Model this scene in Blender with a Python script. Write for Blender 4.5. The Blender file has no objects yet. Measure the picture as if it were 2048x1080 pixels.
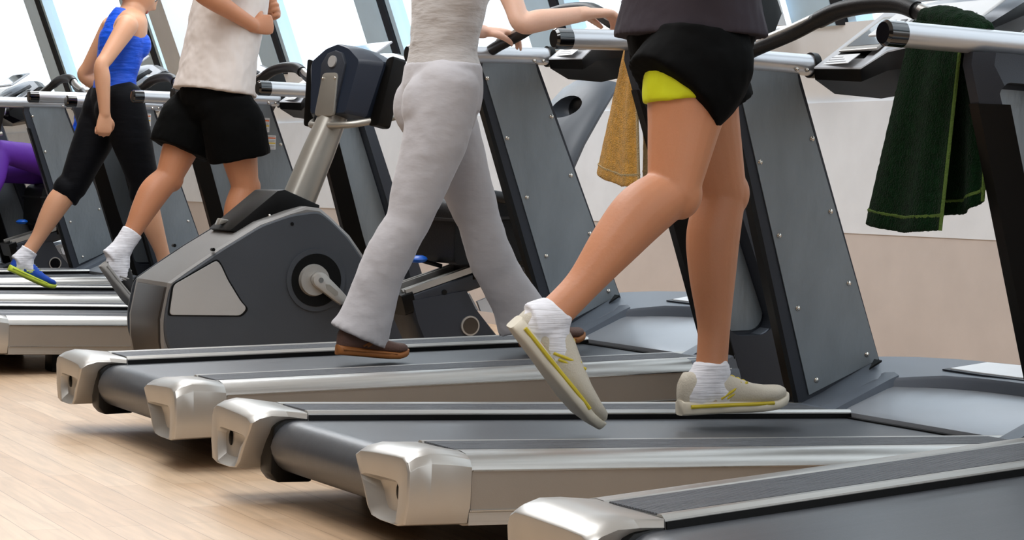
import bpy, bmesh, math, random
from mathutils import Vector, Matrix, Euler
random.seed(7)
V = Vector
S = bpy.context.scene
COL = S.collection
PI = math.pi

# ------------------------------------------------------------------ materials
def lin(c): return c/12.92 if c <= .04045 else ((c+.055)/1.055)**2.4
def rgb(r, g, b): return (lin(r/255), lin(g/255), lin(b/255), 1)
def mat(name, col, rough=.5, metal=0, bump=0, bscale=200, coat=0, sss=0, spec=.5, stretch=None, var=0, sheen=0, vscale=6):
    m = bpy.data.materials.new(name); m.use_nodes = True
    nt = m.node_tree; N = nt.nodes; L = nt.links; b = N['Principled BSDF']
    b.inputs['Base Color'].default_value = col; b.inputs['Roughness'].default_value = rough
    b.inputs['Metallic'].default_value = metal; b.inputs['Coat Weight'].default_value = coat
    b.inputs['Specular IOR Level'].default_value = spec
    if sheen: b.inputs['Sheen Weight'].default_value = sheen
    if sss:
        b.inputs['Subsurface Weight'].default_value = sss; b.inputs['Subsurface Radius'].default_value = (1, .35, .2)
        b.inputs['Subsurface Scale'].default_value = .012
    tc = N.new('ShaderNodeTexCoord'); mp = N.new('ShaderNodeMapping'); L.new(tc.outputs['Object'], mp.inputs['Vector'])
    if stretch: mp.inputs['Scale'].default_value = stretch
    if bump:
        n = N.new('ShaderNodeTexNoise'); n.inputs['Scale'].default_value = bscale; n.inputs['Detail'].default_value = 4
        L.new(mp.outputs[0], n.inputs['Vector'])
        bp = N.new('ShaderNodeBump'); bp.inputs['Strength'].default_value = bump; bp.inputs['Distance'].default_value = .01
        L.new(n.outputs['Fac'], bp.inputs['Height']); L.new(bp.outputs[0], b.inputs['Normal'])
    n2 = N.new('ShaderNodeTexNoise'); n2.inputs['Scale'].default_value = vscale; n2.inputs['Detail'].default_value = 5
    L.new(mp.outputs[0], n2.inputs['Vector'])
    mx = N.new('ShaderNodeMix'); mx.data_type = 'RGBA'; mx.blend_type = 'MULTIPLY'
    cr = N.new('ShaderNodeMapRange'); v = var if var else .04
    cr.inputs['From Min'].default_value = .3; cr.inputs['From Max'].default_value = .7
    cr.inputs['To Min'].default_value = 1-v; cr.inputs['To Max'].default_value = 1+v
    L.new(n2.outputs['Fac'], cr.inputs['Value'])
    mx.inputs[0].default_value = 1; mx.inputs[6].default_value = col; L.new(cr.outputs[0], mx.inputs[7])
    L.new(mx.outputs[2], b.inputs['Base Color'])
    return m
M = {}
M['alu'] = mat('brushed aluminium', rgb(182, 180, 176), .34, .85, bump=.06, bscale=60, stretch=(1, 40, 40), var=.06)
M['cap'] = mat('silver painted plastic', rgb(180, 177, 172), .33, .6, var=.04)
M['sidepaint'] = mat('warm silver side skirt', rgb(150, 142, 133), .42, .55, bump=.03, bscale=400)
M['tread'] = mat('ribbed dark foot rail', rgb(92, 94, 98), .38, .3, bump=.5, bscale=30, stretch=(.6, 12, 1), var=.12)
M['belt'] = mat('running belt', rgb(66, 69, 74), .36, 0, bump=.05, bscale=60, stretch=(.4, 8, 1), var=.08, spec=.7)
M['black'] = mat('black plastic', rgb(3, 3, 3), .38, 0, bump=.04, bscale=500)
M['rubber'] = mat('black rubber grip', rgb(12, 12, 14), .45, 0, bump=.1, bscale=300)
M['plate'] = mat('grey metal side plate', rgb(126, 133, 138), .42, .45, bump=.12, bscale=24, stretch=(3, 3, 1), var=.07)
M['shell'] = mat('dark slate plastic', rgb(46, 50, 58), .45, .1, bump=.08, bscale=600)
M['cover'] = mat('mid grey hood plastic', rgb(100, 107, 117), .4, .1, bump=.08, bscale=600)
M['hood'] = mat('silver grey motor hood', rgb(168, 172, 178), .35, .4, bump=.05, bscale=500)
M['tube'] = mat('satin aluminium tube', rgb(200, 202, 206), .3, .7, bump=.02, bscale=60, stretch=(1, 30, 30))
M['steel'] = mat('polished steel', rgb(210, 205, 196), .18, 1)
M['console'] = mat('light grey console plastic', rgb(198, 202, 208), .4, .1)
M['keys'] = mat('white keypad', rgb(232, 234, 236), .35)
M['screen'] = mat('black display glass', rgb(8, 9, 12), .08, 0, coat=1)
M['cover2'] = mat('slate grey backrest shell', rgb(74, 80, 88), .42, 0, bump=.05, bscale=500)
M['bikedark'] = mat('dark slate bike side', rgb(60, 64, 70), .5, 0, bump=.12, bscale=700, var=.06)
M['bikewrap'] = mat('grey bike housing', rgb(122, 120, 118), .42, .2, bump=.05, bscale=600)
M['endshade'] = mat('dark brown end shade', rgb(40, 34, 30), .4, 0, bump=.05, bscale=500)  # shade of the bike's end face, put into the colour
M['bikepanel'] = mat('silver bike panel', rgb(172, 171, 170), .42, .25, bump=.02)
M['bikemetal'] = mat('silver painted steel column', rgb(160, 156, 148), .33, .55)
M['navyplastic'] = mat('blue black console back', rgb(30, 38, 52), .42, 0, bump=.08, bscale=500)
M['blueplastic'] = mat('blue plastic', rgb(20, 90, 190), .35)
M['seatvinyl'] = mat('black vinyl', rgb(12, 12, 13), .5, 0, bump=.1, bscale=200)
M['white'] = mat('white label', rgb(236, 238, 240), .4)
M['orange'] = mat('orange label bar', rgb(235, 110, 40), .5)
M['yellow'] = mat('yellow label bar', rgb(240, 205, 60), .5)
M['inkgrey'] = mat('grey print', rgb(120, 122, 125), .6)
M['red'] = mat('red print', rgb(200, 60, 50), .5)
M['wall'] = mat('off white wall paint', rgb(226, 229, 233), .75, 0, bump=.05, bscale=30)
M['beige'] = mat('beige wall paint', rgb(200, 189, 182), .75, 0, bump=.05, bscale=30)
M['sill'] = mat('white sill band', rgb(246, 249, 252), .6)
M['mullion'] = mat('pale grey window frame', rgb(196, 224, 244), .45, .0)
M['gasket'] = mat('dark window gasket', rgb(28, 34, 42), .5)
M['ribwhite'] = mat('white structural rib', rgb(222, 226, 230), .7)
M['shadewall'] = mat('taupe shade wall', rgb(96, 84, 74), .8)
M['ceil'] = mat('ceiling paint', rgb(215, 222, 230), .8)
M['skin'] = mat('light warm skin', rgb(214, 160, 126), .48, 0, sss=.15, bump=.05, bscale=150, var=.05)
M['skinw'] = mat('pale skin', rgb(226, 184, 162), .48, 0, sss=.15, bump=.05, bscale=150, var=.05)
M['skint'] = mat('tanned skin', rgb(196, 134, 98), .48, 0, sss=.15, bump=.06, bscale=150, var=.07)
M['lip'] = mat('lip', rgb(186, 96, 88), .4, sss=.1)
M['eyewhite'] = mat('eye white', rgb(235, 232, 228), .2)
M['iris'] = mat('dark iris', rgb(40, 28, 22), .15)
M['hairbrown'] = mat('brown hair', rgb(70, 46, 32), .5, bump=.6, bscale=60, stretch=(1, 1, .15), var=.2)
M['hairblond'] = mat('dark blond hair', rgb(150, 112, 72), .5, bump=.6, bscale=60, stretch=(1, 1, .15), var=.2)
M['hairdark'] = mat('dark hair', rgb(34, 24, 20), .5, bump=.6, bscale=60, stretch=(1, 1, .15), var=.2)
M['bluetop'] = mat('royal blue stretch fabric', rgb(0, 84, 222), .5, bump=1.0, bscale=9, stretch=(1, 1, 5))
M['navy'] = mat('black navy leggings', rgb(3, 4, 10), .7, bump=.3, bscale=9, stretch=(1, 1, 4), sheen=.2)
M['blackfab'] = mat('black sports fabric', rgb(2, 2, 2), .85, bump=.5, bscale=7, stretch=(1, 1, .5))
M['whitefab'] = mat('white cotton shirt', rgb(226, 216, 210), .8, bump=.6, bscale=6, stretch=(1, 1, .6))
M['greyfab'] = mat('light grey jersey', rgb(186, 181, 178), .85, bump=1.0, bscale=8, stretch=(1, 1, 3.5), sheen=.2)
M['greypant'] = mat('light grey sweat fabric', rgb(184, 181, 184), .85, bump=.6, bscale=7, stretch=(1, 1, 2), sheen=.2)
M['charcoal'] = mat('dark plum grey shirt', rgb(56, 50, 56), .8, bump=.5, bscale=7)
M['lime'] = mat('lime yellow lining', rgb(206, 212, 8), .7, bump=.3, bscale=14)
M['purple'] = mat('purple leggings', rgb(84, 34, 140), .6, bump=.3, bscale=9)
M['sock'] = mat('white sock', rgb(228, 228, 234), .85, bump=.4, bscale=60, stretch=(.2, .2, 3))
M['shoeblue'] = mat('blue running shoe', rgb(20, 78, 190), .6, bump=.2, bscale=300)
M['shoelime'] = mat('lime sole', rgb(208, 226, 74), .5)
M['shoeblack'] = mat('black shoe', rgb(16, 16, 18), .6)
M['solegrey'] = mat('grey sole', rgb(150, 148, 145), .6)
M['shoebrown'] = mat('brown suede shoe', rgb(92, 66, 56), .7, bump=.2, bscale=200)
M['soleorange'] = mat('orange brown sole', rgb(150, 92, 40), .6)
M['shoewhite'] = mat('off white running shoe', rgb(196, 188, 172), .6, bump=.2, bscale=250)
M['shoeyellow'] = mat('yellow shoe stripe', rgb(196, 176, 40), .5)
M['solecream'] = mat('cream sole', rgb(212, 204, 186), .6)
M['terrygreen'] = mat('dark green terry towel', rgb(9, 42, 18), .95, bump=1.0, bscale=260, var=.35, sheen=.4, vscale=60)
M['terrylight'] = mat('light green towel hem', rgb(92, 120, 52), .95, bump=.8, bscale=200)
M['terryyellow'] = mat('mustard terry towel', rgb(232, 172, 66), .95, bump=1.0, bscale=260, var=.2, sheen=.3, vscale=60)
M['terrycream'] = mat('cream towel back', rgb(222, 196, 148), .95, bump=1.0, bscale=260, var=.15)
for k_, v_ in (('blackfab', .12), ('navy', .15), ('black', .22), ('seatvinyl', .2), ('rubber', .35), ('shell', .35), ('terrygreen', .05), ('bikedark', .3), ('charcoal', .15), ('navyplastic', .35), ('purple', .25), ('endshade', .25)):
    M[k_].node_tree.nodes['Principled BSDF'].inputs['Specular IOR Level'].default_value = v_
M['terrygreen'].node_tree.nodes['Principled BSDF'].inputs['Sheen Weight'].default_value = .06
M['navy'].node_tree.nodes['Principled BSDF'].inputs['Sheen Weight'].default_value = .03

def floor_material():
    m = bpy.data.materials.new('oak strip floor'); m.use_nodes = True
    nt = m.node_tree; N = nt.nodes; L = nt.links; b = N['Principled BSDF']
    tc = N.new('ShaderNodeTexCoord'); mp = N.new('ShaderNodeMapping')
    mp.inputs['Rotation'].default_value = (0, 0, -math.radians(115.2))
    L.new(tc.outputs['Object'], mp.inputs['Vector'])
    br = N.new('ShaderNodeTexBrick'); br.offset = .37; br.inputs['Scale'].default_value = 1
    br.inputs['Brick Width'].default_value = .62; br.inputs['Row Height'].default_value = .085
    br.inputs['Mortar Size'].default_value = .0009; br.inputs['Mortar Smooth'].default_value = .2; br.inputs['Bias'].default_value = 0
    br.inputs['Color1'].default_value = rgb(216, 188, 158); br.inputs['Color2'].default_value = rgb(200, 168, 136)
    br.inputs['Mortar'].default_value = rgb(156, 124, 96)
    L.new(mp.outputs[0], br.inputs['Vector'])
    mp2 = N.new('ShaderNodeMapping'); mp2.inputs['Scale'].default_value = (1.2, 14, 1); L.new(mp.outputs[0], mp2.inputs['Vector'])
    n = N.new('ShaderNodeTexNoise'); n.inputs['Scale'].default_value = 3; n.inputs['Detail'].default_value = 8; n.inputs['Distortion'].default_value = .6
    L.new(mp2.outputs[0], n.inputs['Vector'])
    mr = N.new('ShaderNodeMapRange'); mr.inputs['From Min'].default_value = .3; mr.inputs['From Max'].default_value = .7
    mr.inputs['To Min'].default_value = .86; mr.inputs['To Max'].default_value = 1.1; L.new(n.outputs['Fac'], mr.inputs['Value'])
    mx = N.new('ShaderNodeMix'); mx.data_type = 'RGBA'; mx.blend_type = 'MULTIPLY'; mx.inputs[0].default_value = 1
    L.new(br.outputs['Color'], mx.inputs[6]); L.new(mr.outputs[0], mx.inputs[7])
    L.new(mx.outputs[2], b.inputs['Base Color'])
    b.inputs['Roughness'].default_value = .36
    bp = N.new('ShaderNodeBump'); bp.inputs['Strength'].default_value = .12; bp.inputs['Distance'].default_value = .003
    L.new(n.outputs['Fac'], bp.inputs['Height']); L.new(bp.outputs[0], b.inputs['Normal'])
    return m
M['floor'] = floor_material()
def glass_material():
    m = bpy.data.materials.new('window glass'); m.use_nodes = True
    nt = m.node_tree; N = nt.nodes; L = nt.links; N.remove(N['Principled BSDF'])
    t = N.new('ShaderNodeBsdfTransparent'); t.inputs[0].default_value = (.95, .98, 1, 1)
    g = N.new('ShaderNodeBsdfGlossy'); g.inputs['Roughness'].default_value = .02
    x = N.new('ShaderNodeMixShader'); x.inputs[0].default_value = .05; L.new(t.outputs[0], x.inputs[1]); L.new(g.outputs[0], x.inputs[2])
    L.new(x.outputs[0], N['Material Output'].inputs[0]); return m
M['glass'] = glass_material()

# ------------------------------------------------------------------ object helpers
def link(name, me, m, parent=None, smooth=True):
    if smooth:
        for p in me.polygons: p.use_smooth = True
    o = bpy.data.objects.new(name, me); COL.objects.link(o)
    if m is not None: me.materials.append(M[m] if isinstance(m, str) else m)
    if parent: o.parent = parent
    return o
def obj(name, bm, m, parent=None, smooth=True, bevel=0, auto=35, seg=2):
    bmesh.ops.recalc_face_normals(bm, faces=bm.faces)
    me = bpy.data.meshes.new(name); bm.to_mesh(me); bm.free()
    o = link(name, me, m, parent, smooth)
    if bevel:
        b = o.modifiers.new('bevel', 'BEVEL'); b.width = bevel; b.segments = seg; b.limit_method = 'ANGLE'; b.angle_limit = math.radians(30)
    if smooth and auto:
        e = o.modifiers.new('edges', 'EDGE_SPLIT'); e.split_angle = math.radians(auto)
    return o
def tag(o, label=None, cat=None, group=None, kind=None):
    if label: o['label'] = label
    if cat: o['category'] = cat
    if group: o['group'] = group
    if kind: o['kind'] = kind
    return o
def empty(name, loc=(0, 0, 0), rot=(0, 0, 0)):
    o = bpy.data.objects.new(name, None); COL.objects.link(o); o.location = loc; o.rotation_euler = rot
    o.empty_display_size = .1; return o
def copy_tree(o, parent=None):
    c = o.copy(); COL.objects.link(c); c.parent = parent
    for ch in list(o.children): copy_tree(ch, c)
    return c
def B(): return bmesh.new()
def rings(bm, rs, cap=True, closed=True):
    vs = [[bm.verts.new(p) for p in r] for r in rs]
    n = len(vs[0])
    for a, b in zip(vs, vs[1:]):
        for i in range(n if closed else n-1):
            j = (i+1) % n
            try: bm.faces.new((a[i], a[j], b[j], b[i]))
            except ValueError: pass
    if cap:
        bm.faces.new(vs[0][::-1]); bm.faces.new(vs[-1])
    return vs
def box(bm, x0, x1, y0, y1, z0, z1):
    rings(bm, [[(x0, y0, z), (x1, y0, z), (x1, y1, z), (x0, y1, z)] for z in (z0, z1)])
def prism(bm, pts, y0, y1):
    """outline in x,z extruded along y"""
    rings(bm, [[(x, y, z) for x, z in pts] for y in (y0, y1)])
def prismx(bm, pts, x0, x1):
    rings(bm, [[(x, y, z) for y, z in pts] for x in (x0, x1)])
def cyl(bm, a, b, r, r2=None, n=20):
    a, b = V(a), V(b); t = (b-a).normalized(); u = t.orthogonal().normalized(); w = t.cross(u)
    r2 = r if r2 is None else r2
    rings(bm, [[c+(u*math.cos(2*PI*i/n)+w*math.sin(2*PI*i/n))*q for i in range(n)] for c, q in ((a, r), (b, r2))])
def crom(pts, n=6):
    P = [pts[0]]+list(pts)+[pts[-1]]; out = []
    for i in range(1, len(P)-2):
        p0, p1, p2, p3 = P[i-1], P[i], P[i+1], P[i+2]
        for k in range(n):
            t = k/n
            out.append(.5*((2*p1)+(p2-p0)*t+(2*p0-5*p1+4*p2-p3)*t*t+(3*p1-p0-3*p2+p3)*t**3))
    out.append(P[-2]); return out
def tube(bm, pts, r, n=14, smooth=5, flat=None):
    P = crom([V(p) for p in pts], smooth) if smooth else [V(p) for p in pts]
    rs = []; up = None
    for i, p in enumerate(P):
        t = (P[min(i+1, len(P)-1)]-P[max(i-1, 0)]).normalized()
        u = t.orthogonal().normalized() if up is None else (up-t*up.dot(t)).normalized()
        up = u; w = t.cross(u)
        rs.append([p+u*math.cos(2*PI*k/n)*r+w*math.sin(2*PI*k/n)*r for k in range(n)])
    rings(bm, rs)
def chain(bm, pts, rad, lat, n=20, sub=6, caps=True):
    """tapered limb through pts; rad = (radius along lat, other radius); rounded ends"""
    P = crom([V(p) for p in pts], sub)
    R = crom([V((r[0], r[1], 0)) if isinstance(r, (tuple, list)) else V((r, r, 0)) for r in rad], sub)
    lat = V(lat).normalized(); rs = []
    def ring(p, t, a, b):
        e1 = (lat-t*lat.dot(t))
        if e1.length < .05: e1 = t.orthogonal()
        e1.normalize(); e2 = t.cross(e1)
        return [p+e1*math.cos(2*PI*k/n)*a+e2*math.sin(2*PI*k/n)*b for k in range(n)]
    T = [(P[min(i+1, len(P)-1)]-P[max(i-1, 0)]).normalized() for i in range(len(P))]
    if caps:
        a, b = R[0][0], R[0][1]; m = min(a, b)
        for q in (.15, .45, .75):
            c = math.sqrt(1-(1-q)**2); rs.append(ring(P[0]-T[0]*m*(1-q)*.98, T[0], a*c, b*c))
    for p, t, r in zip(P, T, R): rs.append(ring(p, t, r[0], r[1]))
    if caps:
        a, b = R[-1][0], R[-1][1]; m = min(a, b)
        for q in (.75, .45, .15):
            c = math.sqrt(1-(1-q)**2); rs.append(ring(P[-1]+T[-1]*m*(1-q)*.98, T[-1], a*c, b*c))
    rings(bm, rs)
def ellipsoid(bm, c, ax, r, seg=20, rg=12):
    c = V(c); X, Y, Z = ax; rs = []
    for j in range(1, rg):
        th = PI*j/rg
        rs.append([c+X*(r[0]*math.sin(th)*math.cos(2*PI*i/seg))+Y*(r[1]*math.sin(th)*math.sin(2*PI*i/seg))+Z*(-r[2]*math.cos(th)) for i in range(seg)])
    rings(bm, rs)
AX = (V((1, 0, 0)), V((0, 1, 0)), V((0, 0, 1)))
def remesh(o, vox, smooth=3, disp=0, dscale=.1, seed=0):
    for m_ in list(o.modifiers): o.modifiers.remove(m_)
    r = o.modifiers.new('skin', 'REMESH'); r.mode = 'VOXEL'; r.voxel_size = vox; r.use_smooth_shade = True
    if smooth:
        s = o.modifiers.new('soft', 'SMOOTH'); s.factor = .6; s.iterations = smooth
    if disp:
        t = bpy.data.textures.new('folds', 'CLOUDS'); t.noise_scale = dscale; t.noise_depth = 2
        d = o.modifiers.new('folds', 'DISPLACE'); d.texture = t; d.strength = disp; d.mid_level = .5; d.texture_coords = 'LOCAL'
    return o
def boolean(o, cutter):
    md = o.modifiers.new('cut', 'BOOLEAN'); md.object = cutter; md.operation = 'DIFFERENCE'; md.solver = 'EXACT'
    bpy.context.view_layer.update()
    dg = bpy.context.evaluated_depsgraph_get()
    me = bpy.data.meshes.new_from_object(o.evaluated_get(dg)); o.modifiers.clear()
    old = o.data; o.data = me; bpy.data.objects.remove(cutter)
    e = o.modifiers.new('edges', 'EDGE_SPLIT'); e.split_angle = math.radians(30)

# ------------------------------------------------------------------ treadmill (x forward, y to the far side, z up; metres)
XR = lambda z: 1.335+(1.10-z)*.315          # rear edge of an upright
XF = lambda z: 1.575+(1.10-z)*.400          # front edge
W = .559
def make_treadmill():
    R = empty('treadmill')
    # running deck and belt
    b = B(); box(b, .16, 1.75, -.36, .36, .07, .188); obj('deck', b, 'black', R, bevel=.008)
    b = B(); out = []
    for k in range(13):
        a = PI*1.5-PI*k/12; out.append((.112+.06*math.cos(a), .141+.06*math.sin(a)))
    pts = [(1.70, .075), (.112, .079)]+out[1:]+[(1.70, .201)]
    prism(b, pts, -.335, .335); obj('running_belt', b, 'belt', R)
    for s in (-1, 1):
        # side skirt, edge highlights laid on as strips
        prof = [(.30, .195), (.302, .217), (.31, .2235), (.322, .2235), (.326, .2195), (.478, .2195), (.482, .2235), (.505, .2245), (.53, .2205), (.548, .208), (.5575, .193), (.5575, .190), (.5555, .188), (.5555, .114), (.559, .112), (.559, .109), (.5555, .107), (.5555, .082), (.53, .078), (.40, .078), (.37, .12), (.37, .19)]
        b = B(); prismx(b, [(s*y, z) for y, z in prof], .139, 1.66); sk = obj('side_rail', b, 'alu', R)
        b = B()
        ys = [.327+.0085*i for i in range(18)]
        pr = [(ys[0], .215)]
        for i in range(17):
            y = ys[i]; pr += [(y+.0008, .2235), (y+.0058, .2235), (y+.0066, .2212), (y+.0079, .2212)]
        pr += [(ys[-1], .2212), (ys[-1], .215)]
        prismx(b, [(s*y, z) for y, z in pr], .142, 1.60); obj('foot_rail', b, 'tread', sk, auto=20)
        b = B(); prismx(b, [(s*y, z) for y, z in [(.5560, .1125), (.5568, .1125), (.5568, .189), (.5560, .189)]], .142, 1.532); obj('side_skirt_inlay', b, 'sidepaint', sk)
        for z0, z1 in ((.1882, .1925), (.1095, .1130)):
            b = B(); prismx(b, [(s*.5545, z0), (s*.5545, z1), (s*.5605, z1-.0008), (s*.5605, z0+.0008)], .143, 1.531); obj('edge_highlight', b, 'steel', sk, smooth=False)  # polished strips on the ridges draw the highlight lines
        b = B(); prismx(b, [(s*y, z) for y, z in ((.2975, .199), (.2975, .214), (.301, .214), (.301, .199))], .14, 1.662); obj('rail_gap_shade', b, 'black', sk, smooth=False)  # black strip paints the dark between rail and belt
        # rear end cap
        base = [(.300, .196), (.325, .207), (.38, .211), (.44, .2135), (.50, .216), (.538, .216), (.556, .208), (.566, .190), (.566, .13), (.553, .086), (.52, .079), (.44, .079), (.395, .083), (.372, .10), (.345, .14), (.315, .175)]
        def sec(x, sy, dz, front=0):
            r = []
            for y, z in base:
                zz = z+dz*(1 if z > .18 else 0)
                yy = y
                if front and y < .40: yy = y*(1-front)+.30*front if z > .18 else y*(1-front)+.37*front
                if front and z > .19 and y > .5: zz -= .004*front
                r.append((x, sy*min(yy, .5665), zz))
            return r
        b = B()
        cx, cz = .455, .145
        def shrink(k, x, dz=0): return [(x, s*(cx+(y-cx)*k), cz+(z-cz)*k+dz) for y, z in base]
        rs = [shrink(.965, .0), sec(.004, s, 0), sec(.02, s, .009), sec(.05, s, .016), sec(.09, s, .014, .4), sec(.137, s, .008, 1)]
        vs = rings(b, rs, cap=False); b.faces.new(vs[-1])
        # recessed rear face: the lower inner two thirds scooped forward
        ring2 = [(.001, s*(cx-.012+(y-cx)*.70), (cz-.008)+(z-cz)*(.42 if z > cz else .86)) for y, z in base]
        ring3 = [(.022, s*(cx+.008+(y-cx)*.50), (cz-.008)+(z-cz)*(.30 if z > cz else .55)) for y, z in base]
        v2 = [b.verts.new(p) for p in ring2]; v3 = [b.verts.new(p) for p in ring3]; n = len(base)
        for i in range(n):
            j = (i+1) % n
            b.faces.new((vs[0][i], vs[0][j], v2[j], v2[i])); b.faces.new((v2[i], v2[j], v3[j], v3[i]))
        b.faces.new(v3)
        cap = obj('end_cap', b, 'cap', R, auto=25, bevel=.0012)
        b = B(); ellipsoid(b, (.021, s*.482, .143), AX, (.006, .009, .019), 16, 8); obj('screw_hole', b, 'black', cap)
        b = B(); prism(b, [(.052, .155), (.055, .185), (.08, .203), (.12, .206), (.155, .204), (.155, .059), (.07, .059), (.052, .08)], s*.300, s*.372); obj('roller_guard', b, 'black', R, bevel=.006)
        # side cover in front of the seam
        b = B(); prismx(b, [(s*y, z) for y, z in [(.40, .07), (.535, .07), (.556, .085), (.558, .19), (.548, .212), (.52, .224), (.40, .222)]], 1.537, 1.78); obj('front_side_cover', b, 'cover', R, bevel=.002)
        # handrail tube
        b = B(); cyl(b, (1.165, s*.50, 1.124), (1.62, s*.50, 1.124), .0285, n=32); t = obj('handrail', b, 'tube', R)
        b = B(); cyl(b, (1.124, s*.50, 1.124), (1.168, s*.50, 1.124), .0292, n=32); cyl(b, (1.117, s*.50, 1.124), (1.124, s*.50, 1.124), .024, .0292, n=32); obj('tube_end_cap', b, 'screen', t)
        b = B(); cyl(b, (1.612, s*.50, 1.124), (1.63, s*.50, 1.124), .034, n=28); obj('collar', b, 'black', t)
        for q in (1.555, 1.588):
            b = B(); ellipsoid(b, (q, s*(.50-.0265), 1.108), AX, (.006, .006, .006), 12, 6); obj('screw', b, 'steel', t)
        # upright
        zs = [.09, .26, .5, .8, 1.0, 1.07, 1.098]
        rs = []
        for z in zs:
            xr = XR(z)+(.012 if z > 1.08 else 0); xf = XF(z); k = 1 if z < 1.05 else .7
            rs.append([(xr, s*.491, z), (xr, s*.522, z), (xr+.062*k, s*(.522+.036*k), z), (xf-.02, s*(.522+.036*k), z), (xf, s*(.50), z), (xf, s*.491, z)])
        b = B(); rings(b, rs); up = obj('upright', b, 'shell', R)
        c = B(); L0 = lambda z: 1.405+(1.02-z)*.333; R0 = lambda z: 1.557+(1.01-z)*.36
        o_ = []
        def arc(cx_, cz_, r, a0, a1):
            for i in range(7):
                a = a0+(a1-a0)*i/6; o_.append((cx_+r*math.cos(a), cz_+r*math.sin(a)))
        arc(L0(1.02)+.028, 1.008, .026, PI, PI/2); arc(R0(1.02)-.03, 1.008, .026, PI/2, 0)
        arc(R0(.32)-.052, .335, .05, 0, -PI/2); arc(L0(.32)+.055, .335, .05, -PI/2, -PI)
        prism(c, o_, s*.4990, s*.70); ct = obj('cutter', c, None); boolean(up, ct)
        b = B(); prism(b, [((x-1.6)*.97+1.6, (z-.63)*.97+.63) for x, z in o_], s*.4995, s*.503); obj('recess_plate', b, 'plate', up)
        b = B()
        e = [(XR(z)+.0025, s*.489, z) for z in (.12, 1.09)]
        rings(b, [[(XR(z)-.004, s*.4905, z), (XR(z)-.004, s*.523, z), (XR(z)+.030, s*.543, z), (XR(z)+.058, s*.5585, z), (XR(z)+.058, s*.530, z), (XR(z)+.01, s*.4905, z)] for z in (.22, .62, .985)]); obj('rear_edge_trim', b, 'black', up)
        # bolted inner plate
        zt, zb = 1.103, .245
        b = B(); prism(b, [(1.376, zt), (1.566, zt-.002), (1.573, zt-.03), (1.874, .343), (1.652, zb), (1.39, 1.04), (1.374, 1.08)], s*.4905, s*.487); pl = obj('side_plate', b, 'plate', up, smooth=False)
        if s > 0:
            for i in range(5):
                for x0, z0, n_ in ((1.392, 1.050, 5), (1.623, .929, 4)):
                    if i < n_:
                        b = B(); p = (x0+i*.0702, s*.4865, z0-i*.1913); ellipsoid(b, p, AX, (.0075, .005, .0075), 12, 8); obj('bolt', b, 'steel', pl)
            b = B()
            tube(b, [(1.377+.19*i/22, .4905, zt+.003+.0015*math.sin(i*2.1)) for i in range(23)], .0035, 8, 2); obj('weld_seam', b, 'cap', pl)
    # hood: grey surround with two arms and a rim, silver cover
    zs_ = lambda x: .212 if x < 1.62 else (.212+(x-1.62)/.25*.132 if x < 1.87 else .344+.006*min(1, (x-1.87)/.2))
    zi_ = lambda x: zs_(x)-.026*max(0, min(1, (x-1.78)/.08))
    OUT = [(1.60, .557), (1.72, .557), (1.87, .557), (1.95, .552), (2.03, .51), (2.10, .42), (2.145, .26), (2.165, .09)]
    INN = [(1.60, .43), (1.66, .40), (1.78, .375), (1.80, .36), (1.85, .30), (1.905, .24), (1.945, .16), (1.96, .05)]
    OUT = OUT+[(x, -y) for x, y in OUT[::-1]]; INN = INN+[(x, -y) for x, y in INN[::-1]]
    b = B(); rows = []
    for (xo, yo), (xi, yi) in zip(OUT, INN):
        rows.append([(xo, yo, .07), (xo, yo, zs_(xo)-.012), (xo-.008 if xo > 1.9 else xo, yo*.985, zs_(xo)), (xi, yi, zi_(xi)), (xi-.004, yi*.99, zi_(xi)-.010), (xi-.004, yi*.99, .07)])
    rings(b, rows); cv = obj('hood_surround', b, 'cover', R, auto=28)
    for s in (-1, 1):
        b = B(); rings(b, [[(x, s*.335, z-.03), (x, s*.335, z), (x+.004, s*.36, z+.006), (x, s*.40, z+.002), (x, s*.40, z-.03)] for x, z in ((1.59, .206), (1.63, .222), (1.80, .30), (1.83, .312))]); obj('arm_ridge', b, 'cover', cv)
        b = B(); rings(b, [[(1.81, s*.44, z), (1.85, s*.44, z+.022), (1.85, s*.475, z+.022)] for z in (.3165, .322)]); obj('vent', b, 'black', cv, smooth=False)
    b = B()
    edge = [(1.81, .345, .282), (1.86, .285, .284), (1.91, .215, .286), (1.945, .14, .287), (1.955, 0, .288)]
    edge = edge+[(x, -y, z) for x, y, z in edge[-2::-1]]
    rear = [(1.655, .345*(1-i/4.), .224) for i in range(9)]
    rings(b, [[(e_[0], e_[1], e_[2]), (r_[0]+.02, r_[1], r_[2]+.003), (r_[0], r_[1], r_[2]-.008), (r_[0]+.01, r_[1], .15), (e_[0], e_[1], .15)] for e_, r_ in zip(edge, rear)])
    obj('motor_hood', b, 'hood', R, auto=40)
    b = B(); box(b, 1.64, 1.70, -.36, .36, .09, .205); obj('belt_gap_shade', b, 'black', R)  # solid black block paints the dark gap below the hood edge
    b = B(); rings(b, [[(x0, y, z0-.002), (x1, y, .349-.004), (x1, y, .349+.002), (x0, y, z0+.002)] for x0, x1, y, z0 in ((1.985, 2.135, -.12, .325), (1.985, 2.135, .05, .325), (1.965, 2.125, .18, .3265), (1.945, 2.09, .30, .330))]); lb = obj('label_frame', b, 'shell', cv, smooth=False)
    b = B(); rings(b, [[(x0, y, z0+.001), (x1, y, .3475), (x1, y, .3525), (x0, y, z0+.004)] for x0, x1, y, z0 in ((1.997, 2.123, -.105, .3275), (1.997, 2.123, .05, .3275), (1.977, 2.113, .18, .329), (1.960, 2.082, .285, .332))]); obj('reflector_label', b, 'white', lb, smooth=False)
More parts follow.
